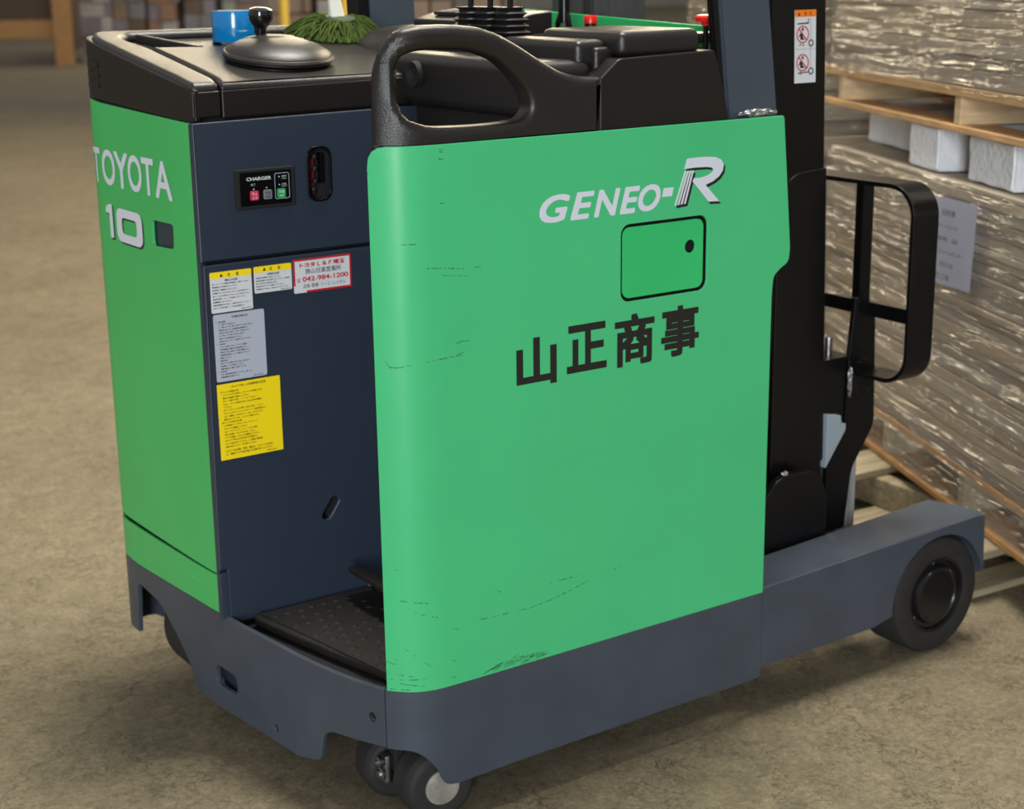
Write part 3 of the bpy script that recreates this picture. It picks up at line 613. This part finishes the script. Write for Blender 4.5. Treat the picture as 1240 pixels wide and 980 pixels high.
box('deck', (.39, .07, 1.30), (.52, .34, 1.352), M['plastic'], hb, .008)
box('bay_cover', (.375, .055, 1.280), (.50, .60, 1.384), M['plastic'], T, .022, 4)
lathe('bay_cover_socket', [(.0, .0), (.014, .002), (.018, .010), (.024, .012), (.026, .0)], M['matte'], T, (.376, .47, 1.345), 'X', 28, mw=Matrix.Rotation(R(180), 4, 'Z'))
def pad(name, lo, hi, b=.014): return box(name, lo, hi, M['plastic'], T, b, 4)
pad('arm_rest', (.529, .020, 1.385), (.722, .27, 1.433), .017)
ar = pad('arm_rest', (.462, .062, 1.366), (.535, .31, 1.418), .015)
box('arm_rest_neck', (.495, .05, 1.35), (.54, .09, 1.405), M['plastic'], T, .01, 3)
box('control_deck', (.47, .28, 1.30), (.90, .95, 1.402), M['plastic'], T, .006)
box('rear_deck', (.70, .10, 1.30), (.92, .45, 1.385), M['plastic'], T, .004)
wdg = [(.55, 1.40), (.55, 1.440), (.61, 1.455), (.66, 1.459), (.66, 1.40)]
dc = mapped('lever_housing', plate_bm([round_poly(wdg, .004)], .36, .004), lambda v: Vector((v.x, .405-v.z, v.y)), M['plastic'], T)
box('housing_recess', (.575, .48, 1.4500), (.645, .72, 1.4575), M['matte'], dc, .001, rot=Matrix.Rotation(R(-3), 3, 'Y'))
box('switch_panel', (.60, .18, 1.395), (.90, .40, 1.416), M['plastic'], T, .006)
# lever boots
for k, y in enumerate((.480, .425, .370)):
    lv = empty('control_lever', (0, 0, 0)); lv.parent = T
    x = .512+.010*k
    bm = bmesh.new(); prev = None; N_ = 6
    for i in range(N_*2+1):
        h = 1.398+i*.0060; r = (.035-.0017*(i//2)) if i % 2 == 0 else (.024-.0012*(i//2))
        ring = [bm.verts.new((x+a*r+i*.001, y+b*r+i*.0015, h)) for a, b in round_poly([(-1, -1), (1, -1), (1, 1), (-1, 1)], .25, 2)]
        if prev:
            for a in range(len(ring)): bm.faces.new((prev[a], prev[(a+1) % len(ring)], ring[(a+1) % len(ring)], ring[a]))
        prev = ring
    bm.faces.new(prev); bmesh.ops.recalc_face_normals(bm, faces=bm.faces)
    from_bm('boot', bm, mat('boot_rubber', (.012, .012, .013), .42) if k == 0 else bpy.data.materials['boot_rubber'], lv, 25)
    tube('lever_rod', [(x+.012, y+.018, 1.46), (x+.02, y+.024, 1.56)], .0062, M['black_paint'], lv)
    lathe('lever_knob', [(0, 0), (.012, .004), (.017, .02), (.015, .036), (0, .04)], M['black_paint'], lv, (x+.02, y+.024, 1.555), n=20)
# monitor post, stop button, parking knob
mp = empty('monitor_post', (0, 0, 0)); mp.parent = T
tube('post_tube', [(.752, .490, 1.432), (.752, .490, 1.66)], .0125, M['black_paint'], mp, 20)
tube('pivot', [(.752, .490, 1.40), (.752, .490, 1.436)], .006, M['steel'], mp)
for dy in (-.024, .024): tube('bracket', [(.752, .490+dy, 1.405), (.750, .490+dy*.8, 1.43), (.752, .490+dy*.45, 1.45)], .006, M['black_paint'], mp, 8)
for (x, y) in ((.74, .56), (.76, .60), (.70, .55)): lathe('panel_button', [(0, .006), (.011, .005), (.013, 0)], M['matte'], T, (x, y, 1.404), n=20)
lathe('button_collar', [(.013, 0), (.013, .016), (0, .016)], M['black_paint'], T, (.80, .462, 1.412), n=20)
lathe('stop_button', [(.011, 0), (.0145, .002), (.0145, .014), (.012, .018), (0, .018)], M['red_plastic'], T, (.80, .462, 1.428), n=24)['label'] = 'red stop button'
tube('knob_stalk', [(.832, .135, 1.37), (.832, .135, 1.437)], .0055, M['black_paint'], T)
lathe('pull_knob', [(.008, -.006), (.010, .0), (.020, .002), (.022, .010), (.019, .014), (.010, .016), (0, .016)], M['red_plastic'], T, (.832, .135, 1.437), n=24)['label'] = 'red pull knob'
lathe('blue_cap', [(.012, 0), (.012, .008), (.008, .012), (0, .013)], M['blue_plastic'], T, (.59, .80, 1.424), n=20)
plate('bulkhead', [round_poly([(-.207, 1.20), (-.207, 1.424), (-.95, 1.452), (-.95, 1.20)], .004)], .006, YZ(.925), M['green_plain'], T, bev=.001)
plate('far_side_panel', [round_poly([(.0, .28), (.9, .28), (.9, 1.26), (.0, 1.26)], .02)], .005, lambda v: Vector((v.x, 1.058+v.z, v.y)), M['green'], T)

# ------------------------------------------------------------------ overhead guard pillars
def prism(name, lowq, topq, m, parent, bev=.004):
    """two quads (x0, x1, y0, y1, z)"""
    bm = bmesh.new(); V = []
    for x0, x1, y0, y1, z in (lowq, topq): V.append([bm.verts.new(p) for p in ((x0, y0, z), (x1, y0, z), (x1, y1, z), (x0, y1, z))])
    bm.faces.new(V[0][::-1]); bm.faces.new(V[1])
    for i in range(4): bm.faces.new((V[0][i], V[0][(i+1) % 4], V[1][(i+1) % 4], V[1][i]))
    if bev: bmesh.ops.bevel(bm, geom=bm.edges[:], offset=bev, segments=2, affect='EDGES')
    return from_bm(name, bm, m, parent, wn=True)
gp = prism('guard_pillar', (.823, .955, .040, .056, 1.15), (.683, .800, .040, .056, 2.30), M['guard'], T)
prism('pillar_side', (.915, .953, .056, .12, 1.15), (.765, .798, .056, .12, 2.30), M['guard'], gp, .003)
prism('pillar_seal', (.804, .824, .044, .060, 1.15), (.664, .684, .044, .060, 2.30), M['black_paint'], gp, .004)
prism('pillar_trim', (.955, .966, .06, .09, 1.15), (.800, .811, .06, .09, 2.30), M['navy'], gp, .002)
g2 = prism('guard_pillar', (.575, .70, .99, 1.05, 1.30), (.535, .655, .99, 1.05, 2.30), M['guard'], T)
prism('pillar_seal', (.550, .577, .985, 1.05, 1.30), (.512, .537, .985, 1.05, 2.30), M['black_paint'], g2, .005)
def crumple(name, c, s, m, parent, seed, f=9.):
    from mathutils import noise
    bm = bmesh.new(); bmesh.ops.create_icosphere(bm, subdivisions=4, radius=1)
    for v in bm.verts:
        d = 1+.45*noise.noise(v.co*2.3+Vector((seed, 0, 0)))+.25*noise.noise(v.co*f*.7)
        v.co = Vector((v.co.x*s[0]*d, v.co.y*s[1]*d, v.co.z*s[2]*d))+Vector(c)
    return from_bm(name, bm, m, parent, 15)
crumple('foil_wrap', (.875, .028, 1.268), (.044, .012, .007), M['foil'], T, 3)
crumple('foil_wrap', (.935, .09, 1.425), (.006, .008, .030), M['foil'], T, 8)
tube('hydraulic_hose', [(.97, .12, 1.15), (.955, .12, 1.35), (.965, .14, 1.52), (.98, .18, 1.8)], .010, M['matte'], T)

# ------------------------------------------------------------------ mast
ms = empty('mast', (0, 0, 0)); ms.parent = T
def xm(z): return 1.283-.038*z
for y0, y1, mm in ((.20, .255, 'black_paint'), (.80, .855, 'dark_tarp')):
    zt = 2.4
    prism('mast_channel', (xm(.09)-.165, xm(.09), y0, y1, .09), (xm(zt)-.165, xm(zt), y0, y1, zt), M[mm], ms, .006)
prism('mast_channel', (1.02, 1.075, .80, .86, .12), (.965, 1.02, .80, .86, 2.35), M['dark_tarp'], ms, .005)
prism('mast_channel', (1.12, 1.19, .27, .32, .12), (1.04, 1.11, .27, .32, 2.35), M['black_paint'], ms, .005)
for z in (.25, 1.15, 2.3): box('cross_member', (xm(z)-.15, .25, z-.04), (xm(z)-.10, .81, z+.04), M['black_paint'], ms, .004)
box('mast_support', (.92, .225, .115), (1.14, .245, 1.235), M['black_paint'], ms, .002)
box('mast_infill', (.95, .33, .115), (1.06, .75, 1.15), M['matte'], ms, 0)
pl = round_poly([(1.03, .20, .001), (1.03, .40, .06), (1.085, .458, .05), (1.195, .455, .05), (1.232, .40, .05), (1.236, .20, .001)], .02, 6)
plate('carriage_cover', [pl], .02, XZ(.150), M['black_paint'], ms, bev=.003)
plate('roller_cover', [round_poly([(1.10, .45), (1.10, 1.06, .04), (1.140, 1.112, .05), (xm(1.1)-.001, 1.118, .004), (xm(.45)-.001, .45)], .01, 6)], .010, XZ(.196), M['black_paint'], ms, bev=.003)
crumple('weld', (1.10, .150, .462), (.007, .005, .005), M['steel'], ms, 1)
# warning sticker on the mast
sk0 = box('warning_sticker', (1.1345, .1985, 1.302), (1.1955, .1995, 1.452), M['paper_white'], T, 0)
def lean(v): return Vector((v.x+(1.377-v.y)*.038, .1978-v.z, v.y))
def dec(name, loops, m, d=0.): return plate(name, loops, .0003, lambda v: lean(v)+Vector((0, -d, 0)), m, sk0)
for v in sk0.data.vertices: v.co.x += (1.377-v.co.z)*.038
dec('sticker_heading', [rrect(1.1345, 1.438, 1.1955, 1.452, .002)], M['orange'])
text('heading_print', [('▲', 1.142, 1.4405, 1.149, 1.4485), ('警', 1.1605, 1.4405, 1.1675, 1.4485), ('告', 1.175, 1.4405, 1.182, 1.4485)], lambda v: lean(v)+Vector((0, -.0006, 0)), M['ink'], sk0)
for zc in (1.402, 1.344):
    dec('prohibition_ring', [ell(1.1565, zc, .018, .018, 32), ell(1.1565, zc, .0155, .0155, 32)], M['red'], .0004)
    dec('prohibition_bar', [[(1.1565-.0125, zc+.0105), (1.1565-.0105, zc+.0125), (1.1565+.0125, zc-.0105), (1.1565+.0105, zc-.0125)]], M['red'], .0006)
    dec('figure_head', [ell(1.1565, zc+.0105, .003, .0032, 14)], M['ink'], .0002)
    dec('figure_body', [[(1.150, zc-.011), (1.150, zc-.002), (1.146, zc-.006), (1.145, zc-.004), (1.150, zc+.003), (1.156, zc+.002), (1.157, zc-.006), (1.163, zc-.0115), (1.154, zc-.0105)]], M['ink'], .0002)
    dec('truck_mast', [[(1.178, zc-.012), (1.178, zc+.033), (1.182, zc+.033), (1.182, zc-.012)], [(1.179, zc-.010), (1.179, zc+.031), (1.181, zc+.031), (1.181, zc-.010)]], M['label_grey'], .0002)
    dec('truck_wheel', [ell(1.181, zc-.018, .0075, .0075, 24), ell(1.181, zc-.018, .0048, .0048, 24)], M['ink'], .0002)
dec('fork_mark', [[(1.141, 1.4225), (1.141, 1.425), (1.172, 1.4265), (1.172, 1.434), (1.174, 1.434), (1.174, 1.4235)]], M['ink'], .0002)
dec('fork_mark', [[(1.143, 1.3215), (1.143, 1.3235), (1.173, 1.3255), (1.173, 1.3232)]], M['ink'], .0002)
dec('fork_mark', [[(1.150, 1.318), (1.150, 1.327), (1.1515, 1.327), (1.1515, 1.318)]], M['ink'], .0002)
dec('feet_mark', [[(1.147, 1.379), (1.150, 1.383), (1.1525, 1.383), (1.149, 1.378)]], M['ink'], .0002)
dec('feet_mark', [[(1.157, 1.378), (1.157, 1.383), (1.1595, 1.383), (1.1595, 1.378)]], M['ink'], .0002)
dec('sticker_divider', [[(1.1345, 1.3718), (1.1345, 1.3723), (1.1955, 1.3723), (1.1955, 1.3718)]], M['grey_ink'])

# fork carriage and load backrest
fc = empty('fork_carriage', (0, 0, 0)); fc.parent = T
LB = lambda x: flat_map((x, 0, 0), (0, -1, 0), (0, 0, 1))
o_ = rrect(-.945, .634, -.052, 1.080, .070, 8); i_ = rrect(-.935, .644, -.062, 1.070, .060, 8)
plate('backrest_loop', [o_, i_], .080, LB(1.362), M['black_paint'], fc, bev=.0012)
box('backrest_bar', (1.388, .062, .771), (1.397, .935, .803), M['black_paint'], fc, .001)
for y in (.205, .765): box('backrest_upright', (1.366, y, .80), (1.402, y+.022, 1.072), M['black_paint'], fc, .002)
gs = round_poly([(1.352, .815, .004), (1.386, .822, .012), (1.418, .775, .02), (1.430, .508, .02), (1.362, .412, .02), (1.345, .27, .001), (1.285, .27, .001), (1.280, .44, .01), (1.335, .52, .01), (1.338, .667, .004)], .006)
for y in (.20, .79): plate('backrest_arm', [gs], .012, XZ(y), M['black_paint'], fc, bev=.0012)
plate('arm_edge', [[(-.196, .66), (-.196, .818), (-.212, .818), (-.212, .66)]], .006, lambda v: Vector((1.340+(v.y-.66)*.13-v.z, -v.x, v.y)), M['black_paint'], fc)
box('carriage_block', (1.262, .205, .44), (1.336, .78, .676), M['black_paint'], fc, .004)
box('carriage_cap', (1.255, .20, .674), (1.350, .30, .684), M['black_paint'], fc, .002)
lathe('adjuster_bolt', [(0, .040), (.008, .040), (.0085, .036), (.0085, .018), (.0075, .018), (.0075, .012), (.0085, .012), (.0085, 0)], M['steel'], fc, (1.312, .240, .684), n=20)
crumple('weld', (1.343, .200, .622), (.006, .005, .034), M['steel'], fc, 5)
crumple('weld', (1.372, .196, .668), (.022, .004, .005), M['black_paint'], fc, 6)
plate('arm_boss', [ell(1.385, .60, .021, .021, 24), ell(1.385, .60, .017, .017, 24)], .003, XZ(.199), M['black_paint'], fc, bev=.0008)
plate('backdrop_wedge', [[(1.262, .56), (1.262, .435), (1.322, .515), (1.322, .530), (1.308, .533), (1.305, .552)]], .02, XZ(.185), M['pale_backdrop'], fc, bev=.002)  # added wedge standing in for pale background glimpsed through the carriage
for y in (.235, .70): box('fork', (1.352, y, .045), (1.418, y+.09, .50), M['worn_steel'], fc, .006)

# ------------------------------------------------------------------ loose things on the console
tp_c = (.212, .935)
zt_ = ct(tp_c[1])-.0105
tr = empty('tape_roll', (tp_c[0], tp_c[1], zt_)); tr.rotation_euler = (0, 0, 0)
tag(tr, 'roll of glossy blue tape with white core standing behind the steering wheel', 'tape')
lathe('tape', [(.036, 0), (.050, 0), (.0508, .002), (.0508, .062), (.050, .064), (.036, .064), (.036, 0)], M['tape'], tr, n=48)
lathe('tape_band', [(.0509, .022), (.0511, .0225), (.0511, .0228), (.0509, .023)], M['tape'], tr, n=48)
lathe('core', [(.0330, .0), (.0362, .0), (.0362, .0643), (.0330, .0643), (.0330, 0)], M['tape_core'], tr, n=48)
mc = (.435, .900)
mo = empty('mop_duster', (mc[0], mc[1], ct(mc[1])-.001)); mo.rotation_euler = (R(8.8), 0, 0)
tag(mo, 'green string duster with upright white handle lying on the console', 'duster')
bm = bmesh.new(); rnd = random.Random(4)
for i in range(420):
    a = rnd.uniform(0, 2*math.pi); r1 = rnd.uniform(.088, .122); r0 = rnd.uniform(.008, .05); z0 = rnd.uniform(.020, .040); tw = rnd.uniform(-.25, .25)
    pts = []
    for k in range(5):
        t = k/4; rr = r0+(r1-r0)*t; aa = a+tw*t*t; pts.append((rr*math.cos(aa), rr*math.sin(aa)*.85, max(.003, z0*(1-t**2.2)+rnd.uniform(-.002, .003))+.004*math.sin(t*3)))
    tube_bm(bm, pts, .0024, 5)
tag(from_bm('mop_strings', bm, M['mop'], mo, 60), kind='stuff')
lathe('mop_core', [(.085, .0), (.080, .012), (.05, .024), (0, .030)], M['mop'], mo, n=28)
lathe('mop_clip', [(.034, .036), (.036, .039), (.032, .043), (0, .045)], M['mop_dark'], mo, (.005, -.004, 0), n=28)
bm = bmesh.new(); prev = None
for z, a, b in ((.038, .017, .010), (.075, .014, .008), (.11, .012, .007), (.19, .011, .007), (.20, .009, .005)):
    ring = [bm.verts.new((x-(z-.04)*.12, y+(z-.04)*.2, z)) for x, y in rrect(-a, -b, a, b, .005, 3)]
    if prev:
        for k in range(len(ring)): bm.faces.new((prev[k], prev[(k+1) % len(ring)], ring[(k+1) % len(ring)], ring[k]))
    prev = ring
bm.faces.new(prev); bmesh.ops.recalc_face_normals(bm, faces=bm.faces)
from_bm('mop_handle', bm, M['handle_white'], mo)

# ------------------------------------------------------------------ wrapped loads
def film_mat():
    m = bpy.data.materials.new('stretch_film'); m.use_nodes = True; nt = m.node_tree; N = nt.nodes; L = nt.links; N.clear()
    out = N.new('ShaderNodeOutputMaterial'); tr_ = N.new('ShaderNodeBsdfTransparent'); gl = N.new('ShaderNodeBsdfGlossy'); di = N.new('ShaderNodeBsdfDiffuse')
    gl.inputs['Roughness'].default_value = .15; gl.inputs['Color'].default_value = (1, 1, 1, 1); di.inputs['Color'].default_value = (.44, .40, .35, 1)
    tc = N.new('ShaderNodeTexCoord'); mp_ = N.new('ShaderNodeMapping'); mp_.inputs['Scale'].default_value = (5, 5, 50); L.new(tc.outputs['Object'], mp_.inputs[0])
    n = N.new('ShaderNodeTexNoise'); n.inputs['Scale'].default_value = 1; n.inputs['Detail'].default_value = 4; n.inputs['Distortion'].default_value = .6; L.new(mp_.outputs[0], n.inputs['Vector'])
    bp = N.new('ShaderNodeBump'); bp.inputs['Strength'].default_value = 1; bp.inputs['Distance'].default_value = .026; L.new(n.outputs[0], bp.inputs['Height']); L.new(bp.outputs[0], gl.inputs['Normal'])
    m1 = N.new('ShaderNodeMixShader'); m1.inputs[0].default_value = .30; L.new(di.outputs[0], m1.inputs[1]); L.new(gl.outputs[0], m1.inputs[2])
    m1.inputs[0].default_value = .60
    r = N.new('ShaderNodeMapRange'); r.inputs[1].default_value = .35; r.inputs[2].default_value = .65; r.inputs[3].default_value = .20; r.inputs[4].default_value = .40; L.new(n.outputs[0], r.inputs[0])
    m2 = N.new('ShaderNodeMixShader'); L.new(r.outputs[0], m2.inputs[0]); L.new(tr_.outputs[0], m2.inputs[1]); L.new(m1.outputs[0], m2.inputs[2]); L.new(m2.outputs[0], out.inputs[0])
    return m
M['film'] = film_mat()
BR = [mat('board_%s' % n, c, .7, var=(6, .22, (1, 1, 12))) for n, c in (('brown', (.34, .265, .175)), ('tan', (.39, .315, .21)), ('greyish', (.31, .265, .205)), ('dark', (.20, .155, .11)), ('pale', (.40, .34, .26)))]
from mathutils import noise as NZ
def film_shell(parent, t0, t1, y0, y1, z0, z1, amp=.007, seed=0.):
    loop = [(t0, y1), (t0, y0), (t1, y0), (t1, y1)]          # open loop: right end, front (y0 outward), left end
    pts = []
    for a, b in zip(loop, loop[1:]):
        n = max(2, int(math.hypot(b[0]-a[0], b[1]-a[1])/.018))
        for i in range(n): pts.append((a[0]+(b[0]-a[0])*i/n, a[1]+(b[1]-a[1])*i/n))
    pts.append(loop[-1]); nz = int((z1-z0)/.018)
    bm = bmesh.new(); rows = []
    cx, cy = (t0+t1)/2, (y0+y1)/2
    for j in range(nz+1):
        z = z0+(z1-z0)*j/nz; row = []
        for x, y in pts:
            v = Vector((x, y, z)); s = NZ.noise(Vector((x*3, y*3, z*26+seed)))*amp + NZ.noise(Vector((x*9+seed, y*9, z*9+x*14)))*amp*.6
            d = Vector((0, 1, 0)) if abs(y-y0) < 1e-6 else (Vector((1, 0, 0)) if x > cx else Vector((-1, 0, 0)))
            ed = .0 if 0 < j < nz else -.002
            row.append(bm.verts.new(v+d*(.010+s+ed)))
        rows.append(row)
    for A, B in zip(rows, rows[1:]):
        for k in range(len(A)-1): bm.faces.new((A[k], A[k+1], B[k+1], B[k]))
    return from_bm('stretch_film', bm, M['film'], parent, 180)
def load(name, label, cat, o, hd, t0, t1, dep, z0, z1, lh, seed, group=None):
    rnd = random.Random(seed); e = empty(name, (o[0], o[1], z0), R(hd)); tag(e, label, cat, group)
    z = 0; H_ = z1-z0
    while z < H_-.004:
        h = min(lh*rnd.choice((.7, 1, 1, 1.3)), H_-z); j = rnd.uniform(-.006, .003); ja = rnd.uniform(-.012, .010)
        box('board', (t0+.01+ja, -dep, z+.0015), (t1-.01+ja, -.004+j, z+h-.0015), rnd.choice(BR), e, .002, 1); z += h
    film_shell(e, t0, t1, 0, -dep, -.01 if z0 > .5 else -.11, H_, seed=seed*1.7)
    return e
O_ = (1.78, .03); HD = 64.5
def place(t, y=0.): a = R(HD); return (O_[0]+t*math.cos(a)-y*math.sin(a), O_[1]+t*math.sin(a)+y*math.cos(a))
def stringer_pallet(name, label, o, hd, z, t0, t1, dep, strg, mt, ms_, mb, group=None, h=.115, top=.024, bot=.018):
    e = empty(name, (o[0], o[1], z), R(hd)); tag(e, label, 'pallet', group)
    for x in strg: box('stringer', (x-.019, -dep, bot+.0005), (x+.019, -.006, h-top-.0005), ms_, e, .002, 1)
    y = 0; w_ = .095; rnd = random.Random(3)
    while y-w_ > -dep-.01:
        box('deck_board', (t0+rnd.uniform(-.006, .006), y-w_, h-top), (t1+rnd.uniform(-.006, .006), y, h), mt, e, .002, 1); y -= w_+.028
    for y in (0, -.37, -.74, -dep+.1): box('bottom_board', (t0, y-.1, 0), (t1, y, bot), mb, e, .002, 1)
    return e
load('wrapped_board_stack', 'lower film-wrapped stack of brown boards with the white paper notice on its side', 'load', O_, HD, -.36, 1.42, 1.1, .272, .998, .030, 11)
load('wrapped_board_stack', 'upper film-wrapped stack of boards resting on the pale pine pallet', 'load', O_, HD, -.36, 1.44, 1.1, 1.238, 2.15, .034, 12)
load('wrapped_board_stack', 'film-wrapped board stack farther back, seen behind the red pull knob', 'load', place(1.75), HD, 0, 1.35, 1.1, .135, 2.1, .05, 13)
stringer_pallet('pallet', 'orange pine pallet under the lower wrapped board stack', O_, HD, .134, -.38, 1.45, 1.1, (-.35, -.02, .36, .88, 1.4), M['wood_orange'], M['wood_old'], M['wood_orange'], h=.136)
stringer_pallet('pallet', 'pale pine pallet raised on white foam blocks between the two wrapped stacks', place(0, 0), HD, 1.121, -.38, 1.50, 1.1, (-.30, .52, 1.36), M['wood'], M['wood_pale'], M['wood'])
stringer_pallet('pallet', 'dark pallet under the farther wrapped board stack', place(1.75), HD, 0, 0, 1.35, 1.1, (.05, .67, 1.3), M['wood_old'], M['wood_old'], M['wood_old'], h=.133)
# bottom pallet lies square to the truck
bp_ = empty('pallet', (1.74, .14, 0), R(-3)); tag(bp_, 'weathered grey-brown pallet lying on the floor at the bottom of the load', 'pallet')
for y, wd in ((0, .15), (.30, .10), (.645, .16), (.93, .14), (1.12, .1)):
    box('deck_board', (0 if y != .30 else .32, y, .108), (1.25, y+wd, .131), M['wood_old'], bp_, .003, 1)
box('deck_board', (.42, -.42, .108), (1.25, -.30, .131), M['wood_old'], bp_, .003, 1)
for x, y0 in ((.30, .0), (.66, -.42), (1.15, -.42)): box('stringer', (x, y0, .02), (x+.05, 1.22, .106), M['wood_old'], bp_, .003, 1)
for y in (.02, .55, 1.1): box('bottom_board', (.0, y, 0), (1.25, y+.1, .019), M['wood_old'], bp_, .003, 1)
# foam blocks
def foam(t0, t1, y0, y1, label):
    e = bmesh.new(); bmesh.ops.create_cube(e, size=1)
    for v in e.verts: v.co = Vector((v.co.x*(t1-t0), v.co.y*(y1-y0), v.co.z*.118+.059))
    bmesh.ops.bevel(e, geom=e.edges[:], offset=.006, segments=2, affect='EDGES')
    bmesh.ops.subdivide_edges(e, edges=e.edges[:], cuts=3, use_grid_fill=True)
    for v in e.verts: v.co += Vector([NZ.noise(v.co*22+Vector((t0*9, k*5, 0))) for k in range(3)])*.0035*Vector((1, 1, 0)).length
    for v in e.verts: v.co.z = min(max(v.co.z, .0), .1185)
    o = from_bm('foam_block', e, M['foam'], None); c = place((t0+t1)/2, (y0+y1)/2); o.location = (c[0], c[1], 1.001); o.rotation_euler.z = R(HD)
    tag(o, label, 'foam block', 'white foam blocks between the stacked pallets'); return o
foam(.655, .850, -.32, -.02, 'middle white foam block under the pallet, with a lumpy torn face')
foam(.235, .49, -.34, -.03, 'rightmost white foam block under the pallet, squarely cut')
foam(1.10, 1.46, -.55, -.14, 'white foam block set back in shade, beside the mast')
# notice
nt_ = [(.665, .950), (.302, .962), (.322, .738), (.675, .722)]
bm = bmesh.new(); G = []
for i in range(13):
    r_ = []
    for j in range(9):
        u, v = i/12, j/8
        x = (nt_[0][0]*(1-u)+nt_[1][0]*u)*(1-v)+(nt_[3][0]*(1-u)+nt_[2][0]*u)*v; z = (nt_[0][1]*(1-u)+nt_[1][1]*u)*(1-v)+(nt_[3][1]*(1-u)+nt_[2][1]*u)*v
        r_.append(bm.verts.new((x, .022+.005*NZ.noise(Vector((x*9, z*7, 2))), z)))
    G.append(r_)
for i in range(12):
    for j in range(8): bm.faces.new((G[i][j], G[i+1][j], G[i+1][j+1], G[i][j+1]))
bmesh.ops.solidify(bm, geom=bm.faces[:], thickness=.0006)
no = from_bm('paper_notice', bm, M['paper'], None, 60); no.location = (O_[0], O_[1], 0); no.rotation_euler.z = R(HD)
tag(no, 'white printed paper notice taped on the lower wrapped board stack', 'notice')
def nmap(v): return Vector((-v.x, .0285, v.y+(-v.x-.5)*-.03))
text('notice_print', [('出荷票', -.50, .912, -.42, .928), ('品名　コルゲートシート', -.63, .878, -.40, .891), ('数量　2700枚', -.62, .845, -.46, .858), ('6/6', -.43, .845, -.40, .858), ('北関東プラットフォームセンター', -.64, .812, -.36, .824), ('2020/1/20', -.50, .780, -.42, .791), ('群馬第二工場', -.58, .745, -.44, .760)], nmap, M['ink'], no)

# ------------------------------------------------------------------ hall background
def ray(px, py): return fw + rt*((px-620)/FPX) - up*((py-490)/FPX)
def ground(px, dist): d = ray(px, 60); h = Vector((d.x, d.y, 0)).normalized(); return CAM.x+h.x*dist, CAM.y+h.y*dist
VA = math.degrees(YAW)
def crate():
    x, y = ground(70, 29); e = empty('timber_crate', (x, y, 0), R(VA+8)); tag(e, 'large brown timber crate with orange corner posts at the far left of the hall', 'crate')
    box('crate_side', (-.0, -.0, .12), (4.5, .06, 2.4), mat('crate_board', (.17, .11, .075), .8, var=(2, .3)), e, 0)
    box('corner_post', (-.20, -.26, 0), (.10, .02, 2.5), M['wood_orange'], e, .01)
    box('crate_front', (-.05, .02, .45), (.0, 2.4, 2.4), mat('crate_dark', (.10, .07, .05), .8), e, 0)
    box('base_beam', (-.08, .02, .45), (.02, 2.4, .75), M['wood_orange'], e, .01)
    box('corner_post', (-.1, 1.0, .0), (.05, 1.3, 2.4), M['wood_orange'], e, .01)
crate()
PAL = [mat('carton_%s' % n, c, .45, var=(3, .2)) for n, c in (('kraft', (.26, .18, .12)), ('grey', (.22, .21, .22)), ('pale', (.46, .43, .40)), ('brown', (.15, .10, .06)), ('rust', (.30, .17, .10)), ('lilac', (.24, .21, .23)), ('mint', (.34, .38, .30)))]
M['yellow_post'] = mat('yellow_post', (.75, .50, .06), .5)
def goods(px, dist, label, pal, wd=1.25, n=4, seed=0):
    rnd = random.Random(seed); x, y = ground(px, dist); e = empty('carton_pallet', (x, y, 0), R(VA-90+rnd.uniform(-1, 1))); tag(e, label, 'pallet load', 'goods across the hall')
    box('pallet_base', (-wd/2, 0, 0), (wd/2, 1.1, .14), M['wood_old'], e, 0)
    z = .15
    while z < 1.7:
        h = rnd.uniform(.2, .34); x0 = -wd/2
        while x0 < wd/2-.08:
            w_ = min(rnd.uniform(.2, .45), wd/2-x0)
            box('carton', (x0+.01, rnd.uniform(0, .07), z), (x0+w_-.005, 1.05, z+h-.01), PAL[rnd.choice(pal)], e, .008, 1); x0 += w_
        z += h
    return e
spec = [(118, 29.5, 'leftmost far carton pallet, next to the timber crate', [1, 2, 5, 5]), (158, 29.5, 'far carton pallet behind the vent end of the console', [0, 3, 5, 1]), (200, 29.5, 'far mixed carton pallet of rust and grey boxes', [4, 0, 5, 2]),
        (244, 29.5, 'far carton pallet left of the blue tape roll', [5, 6, 3, 1]), (290, 29.5, 'far carton pallet behind the blue tape roll', [0, 2, 5, 6])]
for i, (px, ds, lb, pal) in enumerate(spec): goods(px, ds, lb, pal, seed=20+i, wd=.54)
spec = [(352, 17, 'brown carton pallet in the distance right of the steering knob', [0, 4, 0, 2]), (412, 17, 'brown carton pallet in the distance behind the duster handle', [0, 4, 2, 0]), (520, 16, 'distant brown carton pallet right of the rear guard pillar', [0, 3, 0, 4]), (600, 16, 'distant brown carton pallet behind the control levers', [0, 3, 0, 1])]
for i, (px, ds, lb, pal) in enumerate(spec): goods(px, ds, lb, pal, seed=40+i, wd=.46)
for px, ds, lb in ((346, 14, 'yellow post in the distance beside the steering knob'), (419, 14, 'yellow post in the distance right of the duster handle')):
    x, y = ground(px, ds); o = box('rack_post', (-.03, -.03, 0), (.03, .03, 2.4), M['yellow_post'], None, .004); o.location = (x, y, 0); tag(o, lb, 'post', 'yellow rack posts')
tag(T, kind=None)
